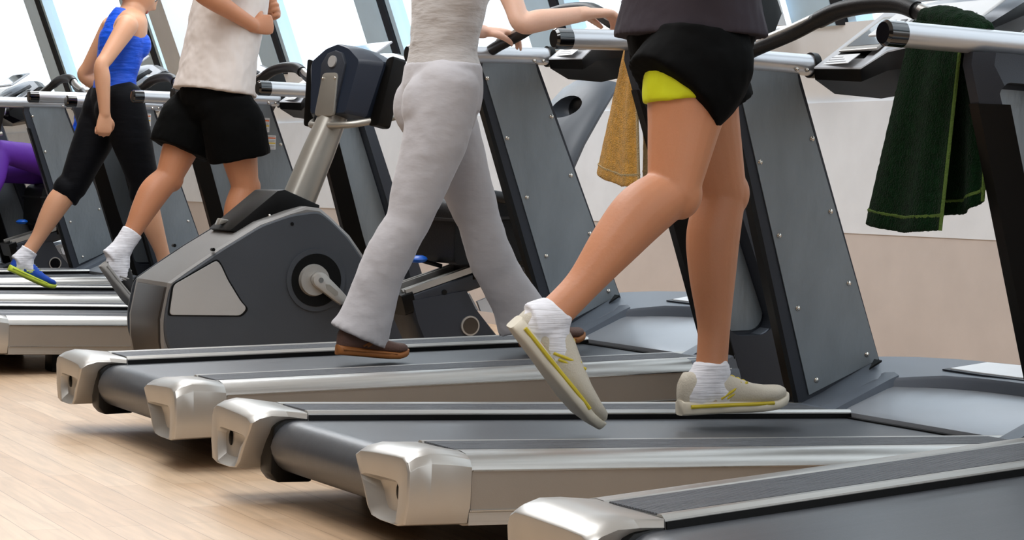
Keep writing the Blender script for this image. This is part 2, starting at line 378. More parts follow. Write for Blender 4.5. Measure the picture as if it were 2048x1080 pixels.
    # handlebar arching from rail to rail
    path = [(1.405, .50, 1.135), (1.408, .44, 1.152), (1.418, .30, 1.183), (1.43, .20, 1.214), (1.437, .12, 1.234), (1.44, 0, 1.241)]
    full = path+[(x, -y, z) for x, y, z in path[-2::-1]]
    def bar(bm, pts, rx, rz):
        P = crom([V(p) for p in pts], 5); n = 18; rs = []
        for i, p in enumerate(P):
            t = (P[min(i+1, len(P)-1)]-P[max(i-1, 0)]).normalized(); u = V((1, 0, 0)); w = t.cross(u).normalized()
            rs.append([p+u*math.cos(2*PI*k/n)*rx+w*math.sin(2*PI*k/n)*rz for k in range(n)])
        rings(bm, rs)
    b = B(); bar(b, full, .0175, .019); hb = obj('handlebar', b, 'rubber', R)
    b = B(); bar(b, full[3:8], .0225, .022); obj('arch_grip', b, 'rubber', hb)
    for s in (-1, 1):
        b = B(); bar(b, [(1.411, s*.43, 1.156+.007), (1.418, s*.30, 1.184+.007), (1.428, s*.22, 1.207+.006)], .0165, .0175); obj('pulse_sensor', b, 'alu', hb)
    # console
    rows = []
    for y, lx, lz, dz, xf_, zt_ in ((-.485, 1.64, 1.118, .050, 1.80, 1.22), (-.46, 1.60, 1.112, .062, 1.84, 1.275), (-.30, 1.635, 1.108, .072, 1.87, 1.295), (-.12, 1.585, 1.14, .10, 1.90, 1.32), (0, 1.572, 1.148, .112, 1.905, 1.325), (.12, 1.585, 1.14, .10, 1.90, 1.32), (.30, 1.635, 1.108, .072, 1.87, 1.295), (.46, 1.60, 1.112, .062, 1.84, 1.275), (.485, 1.64, 1.118, .050, 1.80, 1.22)):
        rows.append([(lx, y, lz), (lx+.005, y, lz-dz*.45), (lx+.07, y, lz-dz), (xf_-.02, y, lz-dz+.03), (xf_+.05, y, zt_-.06), (xf_+.03, y, zt_-.01), (xf_, y, zt_), (xf_-.02, y, zt_-.003)])
    b = B(); rings(b, rows); cn = obj('console', b, 'black', R, auto=25)
    b = B(); rings(b, [[r[0], V(r[0])+V((0, 0, .004)), V(r[-1])+V((-.004, 0, .004)), r[-1]] for r in rows[1:-1]]); fc = obj('console_face', b, 'console', cn, auto=20)
    # things on the face: local frame on the tilted plane
    def onface(bm, u0, u1, y0, y1, h0, h1, lx=1.60, lz=1.116):
        d = V((.24, 0, .17)).normalized(); nn = V((-d.z, 0, d.x))
        rings(bm, [[V((lx, y, lz))+d*u+nn*h for u, h in ((u0, h0), (u1, h0), (u1, h1), (u0, h1))] for y in (y0, y1)])
    for s in (-1, 1):
        b = B(); onface(b, .07, .245, s*.44, s*.27, .004, .012, 1.61, 1.113); fr = obj('pocket_frame', b, 'cap', cn, smooth=False, bevel=.003)
        b = B(); onface(b, .09, .228, s*.425, s*.285, .012, .0128, 1.61, 1.113); obj('pocket_window', b, 'screen', fr, smooth=False)
        b = B(); onface(b, .008, .055, s*.45, s*.33, .005, .0065, 1.612, 1.114); wl = obj('instruction_label', b, 'keys', cn, smooth=False)
        b = B()
        for i in range(3): onface(b, .016+.012*i, .019+.012*i, s*.44, s*(.35+.02*i), .0065, .0070, 1.612, 1.114)
        obj('print', b, 'inkgrey', wl, smooth=False)
    b = B(); onface(b, .03, .17, -.20, .20, .028, .036, 1.575, 1.14); kp = obj('keypad', b, 'keys', cn, smooth=False, bevel=.004)
    b = B(); onface(b, .20, .34, -.20, .20, .028, .038, 1.575, 1.14); dp = obj('display', b, 'console', cn, smooth=False, bevel=.004)
    b = B(); onface(b, .215, .325, -.17, .17, .038, .0385, 1.575, 1.14); obj('display_glass', b, 'screen', dp, smooth=False)
    for i in range(8):
        b = B(); y = -.16+.32*i/7; onface(b, .07, .095, y-.012, y+.012, .036, .039, 1.575, 1.14); obj('button', b, 'inkgrey', kp, smooth=False)
    return R

TM = {'A': (.2932, 3.2416, .5229, .0691), 'B': (-.4531, 4.8651, .4716, -.0244), 'C': (-1.0942, 6.2323, .4626, .0274),
      'D': (-2.2497, 8.8291, .4882, -.0142), 'E': (-2.9688, 10.2085, .4946, -.009), 'F': (-3.6413, 11.283, .4585, .011), 'G': (-4.68, 13.15, .4585, 0.)}
LAB = {'A': 'grey treadmill deck cut off at the bottom right corner, nearest to the viewer',
       'B': 'treadmill under the runner in black shorts, dark green towel on its handlebar',
       'C': 'treadmill the woman in light grey walks on, mustard towel on its side',
       'D': 'treadmill under the man in white shirt, mostly behind the exercise bike',
       'E': 'treadmill under the woman in the blue tank top',
       'F': 'empty treadmill whose bolted side plate stands just left of the woman in blue',
       'G': 'farthest treadmill, at the left edge behind the purple leggings'}
def world(k, l):
    X, Y, yw, inc = TM[k]; x, y, z = l
    xx = x*math.cos(inc)-z*math.sin(inc); zz = x*math.sin(inc)+z*math.cos(inc)
    return V((X+xx*math.cos(yw)-y*math.sin(yw), Y+xx*math.sin(yw)+y*math.cos(yw), zz))
proto = make_treadmill()
TO = {}
for k, (X, Y, yw, inc) in TM.items():
    o = proto if k == 'B' else None
    if o is None: o = copy_tree(proto)
    TO[k] = o; o.location = (X, Y, 0); o.rotation_euler = (0, -inc, yw)
    tag(o, LAB[k], 'treadmill', 'row of treadmills')
    for fx, fy in ((.40, .40), (.40, -.40), (1.75, .46), (1.75, -.46)):
        low = (0.0012-fx*math.sin(inc))/math.cos(inc)
        b = B(); box(b, fx-.06, fx+.06, fy-.05, fy+.05, low, .085); obj('foot', b, 'black', o, bevel=.006)

def sticker(parent, x, z, w, h, name='warning_sticker'):
    y = .4868
    b = B(); box(b, x, x+w, y-.0015, y, z-h, z); s_ = obj(name, b, 'white', parent, smooth=False)
    b = B(); box(b, x+.12*w, x+.96*w, y-.0022, y-.0015, z-.24*h, z-.15*h); obj('orange_bar', b, 'orange', s_, smooth=False)
    b = B(); box(b, x+.12*w, x+.96*w, y-.0022, y-.0015, z-.60*h, z-.51*h); obj('yellow_bar', b, 'yellow', s_, smooth=False)
    b = B()
    for q in (.06, .34, .42, .70, .80, .90): box(b, x+.1*w, x+.9*w, y-.0022, y-.0015, z-(q+.025)*h, z-q*h)
    obj('print_lines', b, 'inkgrey', s_, smooth=False)
    s_['label'] = 'white warning sticker with an orange and a yellow bar'
def plate_of(k):
    for u in TO[k].children:
        if u.name.startswith('upright'):
            for p in u.children:
                if p.name.startswith('side_plate') and any(c.name.startswith('bolt') for c in p.children): return p
sticker(plate_of('E'), 1.478, 1.080, .075, .062)
for i in range(2): sticker(plate_of('D'), 1.515+.032*i, 1.042-.075*i, .052, .062)

# ------------------------------------------------------------------ recumbent bikes (same axes; y relative to its centre line)
def rounded(pts, r=.02, n=4):
    out = []; N_ = len(pts)
    for i in range(N_):
        p0, p, p1 = V(pts[i-1]+(0,)) if len(pts[i-1]) == 2 else V(pts[i-1]), V(pts[i]+(0,)), V(pts[(i+1) % N_]+(0,))
        a = (p0-p); c = (p1-p); ra = min(r, a.length*.45); rc = min(r, c.length*.45)
        A = p+a.normalized()*ra; C_ = p+c.normalized()*rc
        for k in range(n+1):
            t = k/n; q = A*(1-t)**2+p*2*t*(1-t)+C_*t*t; out.append((q.x, q.y))
    return out
def make_bike():
    R = empty('recumbent_bike')
    # base frame
    b = B(); box(b, .50, 1.95, -.05, .05, .05, .12); box(b, .52, .60, -.27, .27, .0, .07); box(b, 1.86, 1.94, -.27, .27, .0, .07); obj('base_frame', b, 'black', R, bevel=.01)
    # housing
    hp = [(.545, .06), (.524, .20), (.522, .275), (.546, .398), (.60, .436), (.72, .515), (.87, .604), (.98, .643), (1.04, .660), (1.09, .655), (1.13, .625), (1.201, .563), (1.265, .480), (1.32, .37), (1.33, .24), (1.28, .10), (1.2, .06)]
    b = B(); rings(b, [[(x*(1-k)+.9*k, y, z*(1-k)+.3*k) for x, z in hp] for y, k in ((-.205, .03), (-.195, .004), (-.185, 0), (.13, 0), (.155, .01), (.17, .04))]); hs = obj('housing', b, 'bikewrap', R, auto=24)
    b = B(); rings(b, [[(x, y*k, z) for x, z in ((.55, .065), (.5195, .20), (.5175, .275), (.540, .385), (.56, .385), (.56, .065))] for y, k in ((-.196, 1), (-.19, 1), (.12, 1))]); obj('end_shade_plate', b, 'endshade', hs, bevel=.004)  # dark plate paints the shade on the housing's end face
    sp = rounded([(.60, .08), (.535, .206), (.531, .273), (.553, .392), (.72, .505), (.87, .594), (.98, .632), (1.08, .646), (1.12, .62), (1.19, .556), (1.25, .477), (1.305, .37), (1.312, .25), (1.26, .10)], .03)
    for s in (-1, 1):
        b = B(); rings(b, [[((x-.9)*k+.9, s*y, (z-.3)*k+.3) for x, z in sp] for y, k in ((.198, 1), (.212, .995), (.216, .98))]); sc = obj('side_cover', b, 'bikedark', R, auto=30)
        pp = rounded([(.562, .392), (.712, .475), (.727, .458), (.752, .408), (.80, .335), (.823, .312), (.80, .287), (.548, .291)], .014)
        b = B(); rings(b, [[((x-.68)*k+.68, s*y, (z-.36)*k+.36) for x, z in pp] for y, k in ((.214, 1.05), (.2172, 1.05))]); fr = obj('panel_border', b, 'black', sc, smooth=False)
        b = B(); rings(b, [[((x-.68)*k+.68, s*y, (z-.36)*k+.36) for x, z in pp] for y, k in ((.216, 1), (.2195, .985))]); obj('silver_panel', b, 'bikepanel', fr)
        b = B(); cyl(b, (1.07, s*.21, .408), (1.07, s*.222, .408), .108, n=48); obj('crank_rim', b, 'bikedark', sc)
        b = B(); cyl(b, (1.07, s*.21, .408), (1.07, s*.224, .408), .091, n=48); obj('crank_ring', b, 'black', sc)
        b = B(); cyl(b, (1.06, s*.222, .408), (1.06, s*.240, .408), .056, .052, n=40); hub = obj('crank_hub', b, 'cap', sc)
        d = V((.107, 0, -.087)).normalized()*(1 if s < 0 else -1); u = V((-d.z, 0, d.x)); c0 = V((1.068, s*.262, .410))
        b = B()
        oo = []
        for k in range(9):
            a = PI/2+PI*k/8; oo.append((math.cos(a)*.027, math.sin(a)*.027))
        oo += [(.085, -.021), (.145, -.014), (.160, -.010), (.160, .010), (.145, .014), (.085, .021)]
        rings(b, [[c0+d*x+u*z+V((0, s*y, 0)) for x, z in oo] for y in (-.018, .008)]); cr = obj('crank_arm', b, 'cap', R, bevel=.003)
        b = B()
        oo2 = [(.022, 0), (.035, .009), (.075, .009), (.082, 0), (.075, -.009), (.035, -.009)]
        rings(b, [[c0+d*x+u*z+V((0, s*y, 0)) for x, z in oo2] for y in (.0082, .0092)]); obj('crank_slot', b, 'bikemetal', cr)
        b = B(); cyl(b, c0+V((0, s*.005, 0)), c0+V((0, s*.0105, 0)), .009, n=20); obj('crank_bolt', b, 'steel', cr)
        pc = c0+d*.150+V((0, s*.055, 0))
        b = B(); cyl(b, c0+d*.150, pc+V((0, s*.05, 0)), .007); box(b, pc.x-.045, pc.x+.045, pc.y-.045, pc.y+.045, pc.z-.012, pc.z+.012); pd = obj('pedal', b, 'black', R, bevel=.004)
        b = B()
        P = [(pc.x+.02+.035*math.cos(a), pc.y+.05*math.cos(t)*1, pc.z+.06*math.sin(t)) for t, a in ((0, 0), (.5, .2), (1.0, .3), (1.57, .4), (2.1, .3), (2.6, .2), (3.14, 0))]
        tube(b, P, .006, 8, 4); obj('pedal_strap', b, 'rubber', pd)
        for q in ((.98, .60), (.70, .51)):
            b = B(); cyl(b, (q[0], s*.200, q[1]), (q[0], s*.2185, q[1]), .006, n=14); obj('screw_hole', b, 'black', sc)
    b = B(); prism(b, [(.79, .575), (.958, .712), (.985, .716), (1.115, .664), (1.11, .64), (.95, .62), (.82, .56)], -.13, .10); sh = obj('column_shroud', b, 'black', R, bevel=.003)
    for q in ((.93, .625), (1.035, .652)):
        b = B(); ellipsoid(b, (q[0], -.131, q[1]), AX, (.006, .004, .006), 12, 8); obj('screw', b, 'steel', sh)
    b = B(); prism(b, [(.79, .588), (.80, .612), (.83, .606), (.82, .596)], .0, .04); obj('release_lever', b, 'bikemetal', R, bevel=.003)
    # column
    A, Z_ = V((1.06, 0, .62)), V((1.262, 0, 1.10))
    ax = (Z_-A).normalized(); u = V((ax.z, 0, -ax.x))
    b = B()
    sec = lambda c, w, h: [c+u*(w*math.cos(2*PI*i/24))*1+V((0, h*(abs(math.sin(2*PI*i/24))**.6)*(1 if math.sin(2*PI*i/24) >= 0 else -1), 0)) for i in range(24)]
    rings(b, [sec(A, .058, .05), sec(A+ax*.25, .055, .047), sec(A+ax*.40, .048, .044), sec(A+ax*.50, .028, .036), sec(A+ax*.52, .010, .02)]); obj('column', b, 'bikemetal', R, auto=60)
    # console: back faces the flywheel end (-x)
    ca_, sa_ = math.cos(.33), math.sin(.33); D = V((.985*ca_, .985*sa_, -.17)).normalized(); U = V((.17*ca_, .17*sa_, .985)).normalized(); Cc = V((1.245, 0, 1.095)); Yv = V((-sa_, ca_, 0))
    P3 = lambda a, y, z: Cc+D*a+Yv*y+U*z
    outl = rounded([(-.150, -.125), (-.205, .075), (-.10, .122), (0, .140), (.10, .122), (.205, .075), (.150, -.125)], .018, 3)
    b = B(); rings(b, [[P3(a, y*k, z*k2) for y, z in outl] for a, k, k2 in ((-.05, .62, .93), (-.044, .66, .96), (.005, .97, 1), (.05, 1.0, 1.0), (.075, .98, .98))]); cn = obj('console', b, 'navyplastic', R, auto=22)
    b = B(); rings(b, [[P3(a, y, z) for y, z in ((-.045, -.12), (-.065, .06), (-.04, .098), (0, .108), (.04, .098), (.065, .06), (.045, -.12))] for a in (-.060, -.04)]); obj('console_spine', b, 'shell', cn, bevel=.006)
    b = B(); rings(b, [[P3(a, y, z) for y, z in rounded([(-.052, -.13), (-.040, .025), (.040, .025), (.052, -.13)], .018, 4)] for a in (-.066, -.055)]); bp_ = obj('mounting_plate', b, 'bikemetal', cn, bevel=.002)
    for y in (-.033, .033):
        b = B(); ellipsoid(b, P3(-.067, y, .005), AX, (.005, .005, .005), 10, 6); obj('screw', b, 'steel', bp_)
    b = B(); cyl(b, P3(-.066, 0, .066), P3(-.058, 0, .066), .021, n=28); obj('round_badge', b, 'bikepanel', cn)
    for sg in (-1, 1):
        b = B(); rings(b, [[P3(a, sg*y, z) for y, z in rounded([(.15, -.15), (.195, .09), (.235, .10), (.20, -.15)], .014, 3)] for a in (.015, .075)]); obj('console_side', b, 'black', cn, bevel=.01)
    b = B(); rings(b, [[P3(a, y*.85, z*.8) for y, z in outl] for a in (.076, .08)]); obj('display_glass', b, 'screen', cn)
    # looped handle
    b = B(); h = [P3(.10, -.19, -.10), P3(.04, -.165, -.125), P3(-.03, -.10, -.155), P3(-.045, -.03, -.16), P3(-.045, .03, -.16), P3(-.03, .10, -.155), P3(.04, .165, -.125), P3(.10, .19, -.10)]
    tube(b, h, .0125, 14, 6); obj('handle_loop', b, 'bikemetal', R)
    Yv = V((0, 1, 0))
    # seat rail
    a0, a1 = V((1.47, 0, .335)), V((2.12, 0, .545)); d = (a1-a0).normalized(); n_ = V((-d.z, 0, d.x))
    Ln = (a1-a0).length
    rail = lambda x, y, z: a0+d*x+Yv*y+n_*z
    b = B(); rings(b, [[rail(x, y, z) for y, z in rounded([(-.10, -.05), (-.105, .01), (.105, .01), (.10, -.05)], .012, 3)] for x in (.02, Ln)]); rl = obj('rail_beam', b, 'shell', R)
    b = B(); rings(b, [[rail(x, y, z) for y, z in rounded([(-.10, -.055), (-.108, .022), (.108, .022), (.10, -.055)], .012, 3)] for x in (-.025, .022)]); obj('rail_end_cap', b, 'black', rl)
    for s in (-1, 1):
        b = B(); rings(b, [[rail(x, s*y, z) for y, z in ((.10, .012), (.10, .034), (.085, .034), (.083, .026), (.07, .026), (.068, .034), (.055, .034), (.055, .012))] for x in (0, Ln)]); obj('seat_track', b, 'cap', rl, smooth=False)
        b = B(); cyl(b, rail(.14, s*.1045, -.02), rail(.14, s*.1065, -.02), .010); cyl(b, rail(.47, s*.1045, -.02), rail(.47, s*.1065, -.02), .010); obj('track_hole', b, 'black', rl)
    # rear support body
    b = B(); rings(b, [[(x*(1-k)+1.65*k, y, z) for x, z in ((1.475, .33), (1.50, .25), (1.575, .10), (1.86, .10), (1.83, .20), (1.74, .30), (1.70, .365))] for y, k in ((-.105, .06), (-.09, 0), (.09, 0), (.105, .06))]); sb = obj('support_body', b, 'shell', R, auto=40)
    for s in (-1, 1):
        b = B(); cyl(b, (1.713, s*.10, .238), (1.713, s*.112, .238), .036, n=32); rg = obj('round_boss', b, 'cap', sb)
        b = B(); cyl(b, (1.713, s*.108, .238), (1.713, s*.1135, .238), .030, n=32); obj('boss_centre', b, 'screen', rg)
        b = B(); prism(b, [(1.745, .325), (1.80, .345), (1.84, .28), (1.76, .29)], s*.085, s*.098); obj('grey_flash', b, 'console', sb, smooth=False)
    b = B(); tube(b, [(2.02, 0, .45), (1.90, 0, .09)], .032, 18, 0); obj('rear_strut', b, 'bikemetal', R)
    # seat
    b = B(); rings(b, [[(x, y*k, z) for x, z in rounded([(1.60, .46), (1.605, .66), (1.64, .695), (1.90, .70), (1.99, .72), (1.99, .55), (1.90, .48)], .03, 3)] for y, k in ((-.21, .93), (-.20, 1), (.20, 1), (.21, .93))]); st = obj('seat', b, 'seatvinyl', R, auto=40)
    b = B(); rings(b, [[(x, y, z) for x, z in ((1.594, .615), (1.594, .625), (2.0, .645), (2.0, .635))] for y in (-.214, .214)]); obj('seat_piping', b, 'rubber', st)
    b = B(); prism(b, [(1.72, .40), (1.72, .52), (1.95, .53), (1.97, .47)], -.11, .11); obj('seat_carriage', b, 'black', R, bevel=.01)
    # backrest shell, leaning away
    rows = []
    for t, w, th in ((0, .17, .04), (.12, .215, .05), (.3, .23, .055), (.5, .225, .055), (.75, .21, .05), (.93, .185, .045), (1, .15, .03)):
        c = V((1.97, 0, .68)).lerp(V((2.235, 0, 1.135)), t); c.x -= .04*math.sin(PI*t)
        rows.append([c+V((math.cos(a)*th+.035*(math.sin(a)**2), math.sin(a)*w, -math.cos(a)*th*.4)) for a in [2*PI*k/28 for k in range(28)]])
    b = B(); rings(b, rows); bk = obj('backrest', b, 'cover2', R, auto=60)
    c_ = B(); ellipsoid(c_, (2.12, -.06, 1.035), AX, (.075, .085, .050), 24, 12); boolean(bk, obj('cutter', c_, None))
    c_ = B(); ellipsoid(c_, (2.06, -.06, .905), AX, (.055, .040, .035), 20, 12); boolean(bk, obj('cutter', c_, None))
    b = B(); ellipsoid(b, (2.165, -.06, 1.035), AX, (.02, .078, .046), 20, 10); ellipsoid(b, (2.1, -.06, .905), AX, (.02, .036, .032), 16, 8); obj('hole_shade', b, 'black', bk)  # black inserts paint the shade inside the cut recesses
    for s in (-1, 1):
        b = B(); tube(b, [(1.92, s*.25, .56), (1.86, s*.28, .66), (1.80, s*.28, .70), (1.66, s*.28, .715)], .016, 12, 5); hg = obj('seat_handle', b, 'bikemetal', R)
        b = B(); tube(b, [(1.82, s*.28, .694), (1.66, s*.28, .715)], .021, 14, 0); obj('handle_grip', b, 'rubber', hg)
    b = B(); ellipsoid(b, (1.535, -.03, .475), (V((1, 0, .05)), V((0, 1, 0)), V((0, 0, 1))), (.034, .05, .015), 14, 6); lv = obj('seat_lever', b, 'blueplastic', R)
    b = B(); cyl(b, (1.55, -.03, .47), (1.63, -.03, .45), .008); obj('lever_arm', b, 'black', lv)
    return R
def frame_at(k, yoff):
    X, Y, yw, inc = TM[k]
    return (X-yoff*math.sin(yw), Y+yoff*math.cos(yw), 0), (0, 0, yw)
bike = make_bike(); bike.location, bike.rotation_euler = frame_at('C', 1.42)
tag(bike, 'large empty recumbent exercise bike, dark grey with silver panel, crank showing at picture centre left', 'exercise bike', 'recumbent bikes')
bike2 = copy_tree(bike); bike2.location, bike2.rotation_euler = frame_at('F', 1.34)
tag(bike2, 'far recumbent bike ridden by the person in purple leggings', 'exercise bike', 'recumbent bikes')

# ------------------------------------------------------------------ towels
def towel(name, k, panels, m, hemm, label, mat_top):
    base = world(k, (1.40, -.40, .2)); base.z = world(k, (1.40, -.40, .2)).z
    X, Y, yw, inc = TM[k]
    R = empty(name, world(k, (1.40, -.40, 1.16)), (0, -inc, yw))
    for (top, bot, fold, mm) in panels:
        # top, bot: polyline of (x,y,z) local to the treadmill
        n = 36; rs = []
        for j in range(25):
            t = j/24; row = []
            for i in range(n+1):
                s_ = i/n
                def pl(P):
                    q = s_*(len(P)-1); a = min(int(q), len(P)-2); return V(P[a]).lerp(V(P[a+1]), q-a)
                p = pl(top).lerp(pl(bot), t**.9)
                amp = fold*(.25+.75*t)
                p += V((math.sin(s_*PI*4+.6)*amp, math.cos(s_*PI*3.3)*amp*.5, 0))
                row.append(p-V((1.40, -.40, 1.16)))
            rs.append(row)
        b = B(); vs = rings(b, rs, cap=False, closed=False)
        o = obj('towel_fold', b, mm, R, auto=0); s = o.modifiers.new('thick', 'SOLIDIFY'); s.thickness = .009; s.offset = 0
        o.modifiers.new('sub', 'SUBSURF').render_levels = 1
        t = bpy.data.textures.new('terry', 'CLOUDS'); t.noise_scale = .006
        d_ = o.modifiers.new('pile', 'DISPLACE'); d_.texture = t; d_.strength = .004
        b = B(); tube(b, [r_+V((0, 0, .0)) for r_ in rs[22][::3]], .0062, 6, 2); h_ = obj('hem_band', b, hemm, o)
        b = B(); tube(b, [r_[0] for r_ in rs[::2]], .0045, 6, 2); obj('hem_edge', b, hemm, o)
    b = B()
    L_ = lambda x, y, z: V((x-1.40, y+.40, z-1.16))
    if k == 'B': chain(b, [L_(1.40, -.475, 1.150), L_(1.40, -.42, 1.163), L_(1.41, -.34, 1.178), L_(1.412, -.27, 1.19)], [(.036, .030), (.042, .036), (.042, .036), (.030, .028)], (1, 0, 0))
    else: chain(b, [L_(1.405, -.48, 1.145), L_(1.405, -.465, 1.15), L_(1.408, -.445, 1.155)], [(.030, .026)]*3, (1, 0, 0))
    o = obj('towel_bunch', b, mat_top, R); remesh(o, .005, 2, .012, .03)
    tag(R, label, 'towel'); return R
towel('green_towel', 'B', [
    ([(1.367, -.455, 1.165), (1.365, -.36, 1.175), (1.368, -.27, 1.185)], [(1.35, -.43, .70), (1.345, -.30, .69), (1.35, -.14, .705)], .010, 'terrygreen'),
    ([(1.44, -.465, 1.16), (1.445, -.38, 1.17), (1.442, -.30, 1.18)], [(1.43, -.475, .77), (1.44, -.40, .74), (1.43, -.30, .73)], .011, 'terrygreen')],
    'green', 'terrylight', 'dark green terry towel hanging from a treadmill handlebar at the right', 'terrygreen')
towel('yellow_towel', 'C', [
    ([(1.385, -.482, 1.15), (1.385, -.465, 1.155), (1.388, -.445, 1.16)], [(1.40, -.475, .715), (1.385, -.40, .712), (1.375, -.268, .745)], .006, 'terryyellow'),
    ([(1.43, -.482, 1.15), (1.44, -.465, 1.155), (1.435, -.45, 1.16)], [(1.62, -.45, .745), (1.54, -.44, .735), (1.44, -.42, .72)], .006, 'terrycream')],
    'yellow', 'terrycream', 'mustard yellow and cream terry towel hanging behind a treadmill upright', 'terryyellow')

# ------------------------------------------------------------------ people
def hand(bm, w, d, pn, sd, curl=.5, s=1., spread=.12):
    """w wrist, d direction of the palm, pn where the palm faces, sd thumb side"""
    d = V(d).normalized(); pn = V(pn); pn = (pn-d*pn.dot(d)).normalized(); sd0 = V(sd); sd = d.cross(pn)
    if sd.dot(sd0) < 0: sd = -sd
    k = w+d*.085*s
    chain(bm, [w-d*.01, w+d*.03*s, w+d*.065*s, k], [(.027*s, .019*s), (.036*s, .017*s), (.041*s, .015*s), (.038*s, .011*s)], sd)
    for i, (o, ln) in enumerate(((.030, .072), (.0105, .080), (-.009, .074), (-.028, .058))):
        p = k+sd*o*s-d*abs(i-1.2)*.004*s; dd = (d+sd*(o*spread*18*.2)).normalized(); P = [p-dd*.015*s, p]
        a = 0
        for f, c in ((.45, .9), (.30, 1.15), (.25, .8)):
            a += curl*c; q = dd*math.cos(a)+pn*math.sin(a); P.append(P[-1]+q*ln*f*s)
        chain(bm, P, [.0095*s, .0092*s, .0086*s, .0078*s, .0066*s], sd, n=10, sub=4)
    p = w+d*.022*s+sd*.024*s+pn*.006*s
    t1 = (sd*.75+d*.7+pn*.25).normalized(); t2 = (sd*.2+d*.95+pn*(.3+curl*.35)).normalized(); t3 = (d*.8+pn*(.35+.5*curl)-sd*.1*curl).normalized()
    chain(bm, [p-t1*.01*s, p+t1*.028*s, p+t1*.028*s+t2*.03*s, p+t1*.028*s+t2*.03*s+t3*.024*s], [.014*s, .0125*s, .0108*s, .008*s], sd, n=10, sub=4)
def head_mesh(bm, c, f, u, s=1.):
    f = V(f).normalized(); u = V(u); u = (u-f*u.dot(f)).normalized(); l = u.cross(f)
    seg, rg = 56, 44; rs = []
    g = lambda x, m, w: math.exp(-((x-m)/w)**2)
    for j in range(1, rg):
        th = PI*j/rg; row = []
        for i in range(seg):
            ph = 2*PI*i/seg
            F = math.sin(th)*math.cos(ph); Lr = math.sin(th)*math.sin(ph); Uu = -math.cos(th)
            x, y, z = F*.098, Lr*.076, Uu*.118
            if z < 0:
                t = min(1, -z/.118); y *= 1-.30*t; x *= (1-.10*t) if F > 0 else (1-.42*t)
                if F > 0: x += .012*t
            if F > 0:
                fr = max(0, F)
                ny = abs(y)
                x += fr*.022*g(y, 0, .010+max(0, -(z+.0))*.18)*g(z, -.022, .018)           # nose tip
                x += fr*.012*g(y, 0, .009)*g(z, .004, .022)                                # bridge
                x += fr*.0075*g(y, 0, .020)*(g(z, -.050, .006)+g(z, -.062, .007))         # lips
                x -= fr*.004*g(y, 0, .020)*g(z, -.0565, .003)
                x += fr*.010*g(y, 0, .022)*g(z, -.094, .016)                               # chin
                x -= fr*.010*g(ny, .031, .014)*g(z, .012, .011)                            # sockets
                x += fr*.005*g(ny, .030, .020)*g(z, .030, .008)                            # brow
                x += fr*.004*g(ny, .042, .015)*g(z, -.022, .016)                           # cheek
            row.append(c+(f*x+l*y+u*z)*s)
        rs.append(row)
    rings(bm, rs)
    for sg in (-1, 1):
        e = c+(l*sg*.074-f*.006-u*.008)*s
        ellipsoid(bm, e, ((f*.8-l*sg*.3).normalized(), (l*sg*.5+f*.2).normalized(), u), (.016*s, .009*s, .030*s), 14, 8)
    return f, l, u
def shoe(R, off, heel, toe, up, m_up, m_sole, m_st, s=1., ank=None):
    heel, toe = V(heel), V(toe); d = (toe-heel); Ln = d.length*1.0; d.normalize(); up = V(up); up = (up-d*up.dot(d)).normalized(); l = up.cross(d)
    def ring(t, w, z0, z1, n=20, sq=.7):
        r = []
        c = heel+d*(Ln*t)
        for k in range(n):
            a = 2*PI*k/n; ca, sa = math.cos(a), math.sin(a)
            ca = math.copysign(abs(ca)**sq, ca); sa = math.copysign(abs(sa)**sq, sa)
            r.append(c+l*(w*ca)+up*((z0+z1)/2+(z1-z0)/2*sa)-off)
        return r
    W_ = lambda t: (.026+.016*math.sin(min(1, t*1.3)*PI/2)+.008*math.sin(max(0, t-.4)/.6*PI))*s
    b = B(); T = [(-.03, .6), (0, .85), (.1, 1), (.3, .93), (.5, 1), (.7, 1.05), (.85, 1), (.96, .8), (1.02, .45)]
    def spring(t): return .016*max(0, (t-.75)/.27)**2*s
    rings(b, [ring(t, W_(t)*k*1.08, spring(t), spring(t)+(.032-.010*t)*s, sq=.5) for t, k in T]); 
    rs = []
    for t, k, h in [(-.02, .6, .075), (.03, .85, .092), (.12, .95, .092), (.25, .92, .094), (.38, .92, .088), (.52, .95, .074), (.68, 1.0, .060), (.84, .95, .052), (.95, .72, .044), (1.0, .35, .034)]:
        rs.append(ring(t, W_(t)*k*1.07, .015*s+spring(t), h*s+spring(t), sq=.85))
    u_ = B(); rings(u_, rs); uo = obj('shoe', u_, m_up, R, auto=70)
    so = obj('sole', b, m_sole, uo, auto=50)
    st = B()
    for sg in (-1, 1):
        for q in (0, .06):
            P = [heel+d*(Ln*(.30+q))+l*sg*(W_(.35)*.90)+up*.034*s, heel+d*(Ln*(.42+q))+l*sg*(W_(.45)*.90)+up*.052*s, heel+d*(Ln*(.50+q))+l*sg*(W_(.5)*.74)+up*.066*s]
            tube(st, [p-off for p in P], .0034*s, 8, 4)
        P = [heel+d*(Ln*t)+l*sg*(W_(t)*1.055)+up*.020*s for t in (.02, .2, .4, .6, .78)]
        tube(st, [p-off for p in P], .0042*s, 8, 4)
    for q in range(5):
        t = .38+.055*q; h = (.085-.1*(t-.38))*s
        c = heel+d*(Ln*t)+up*h; tube(st, [c-l*.016*s-off-up*.003, c+up*.004*s-off, c+l*.016*s-off-up*.003], .0028*s, 6, 3)
    obj('laces_and_stripes', st, m_st, uo)
    return uo
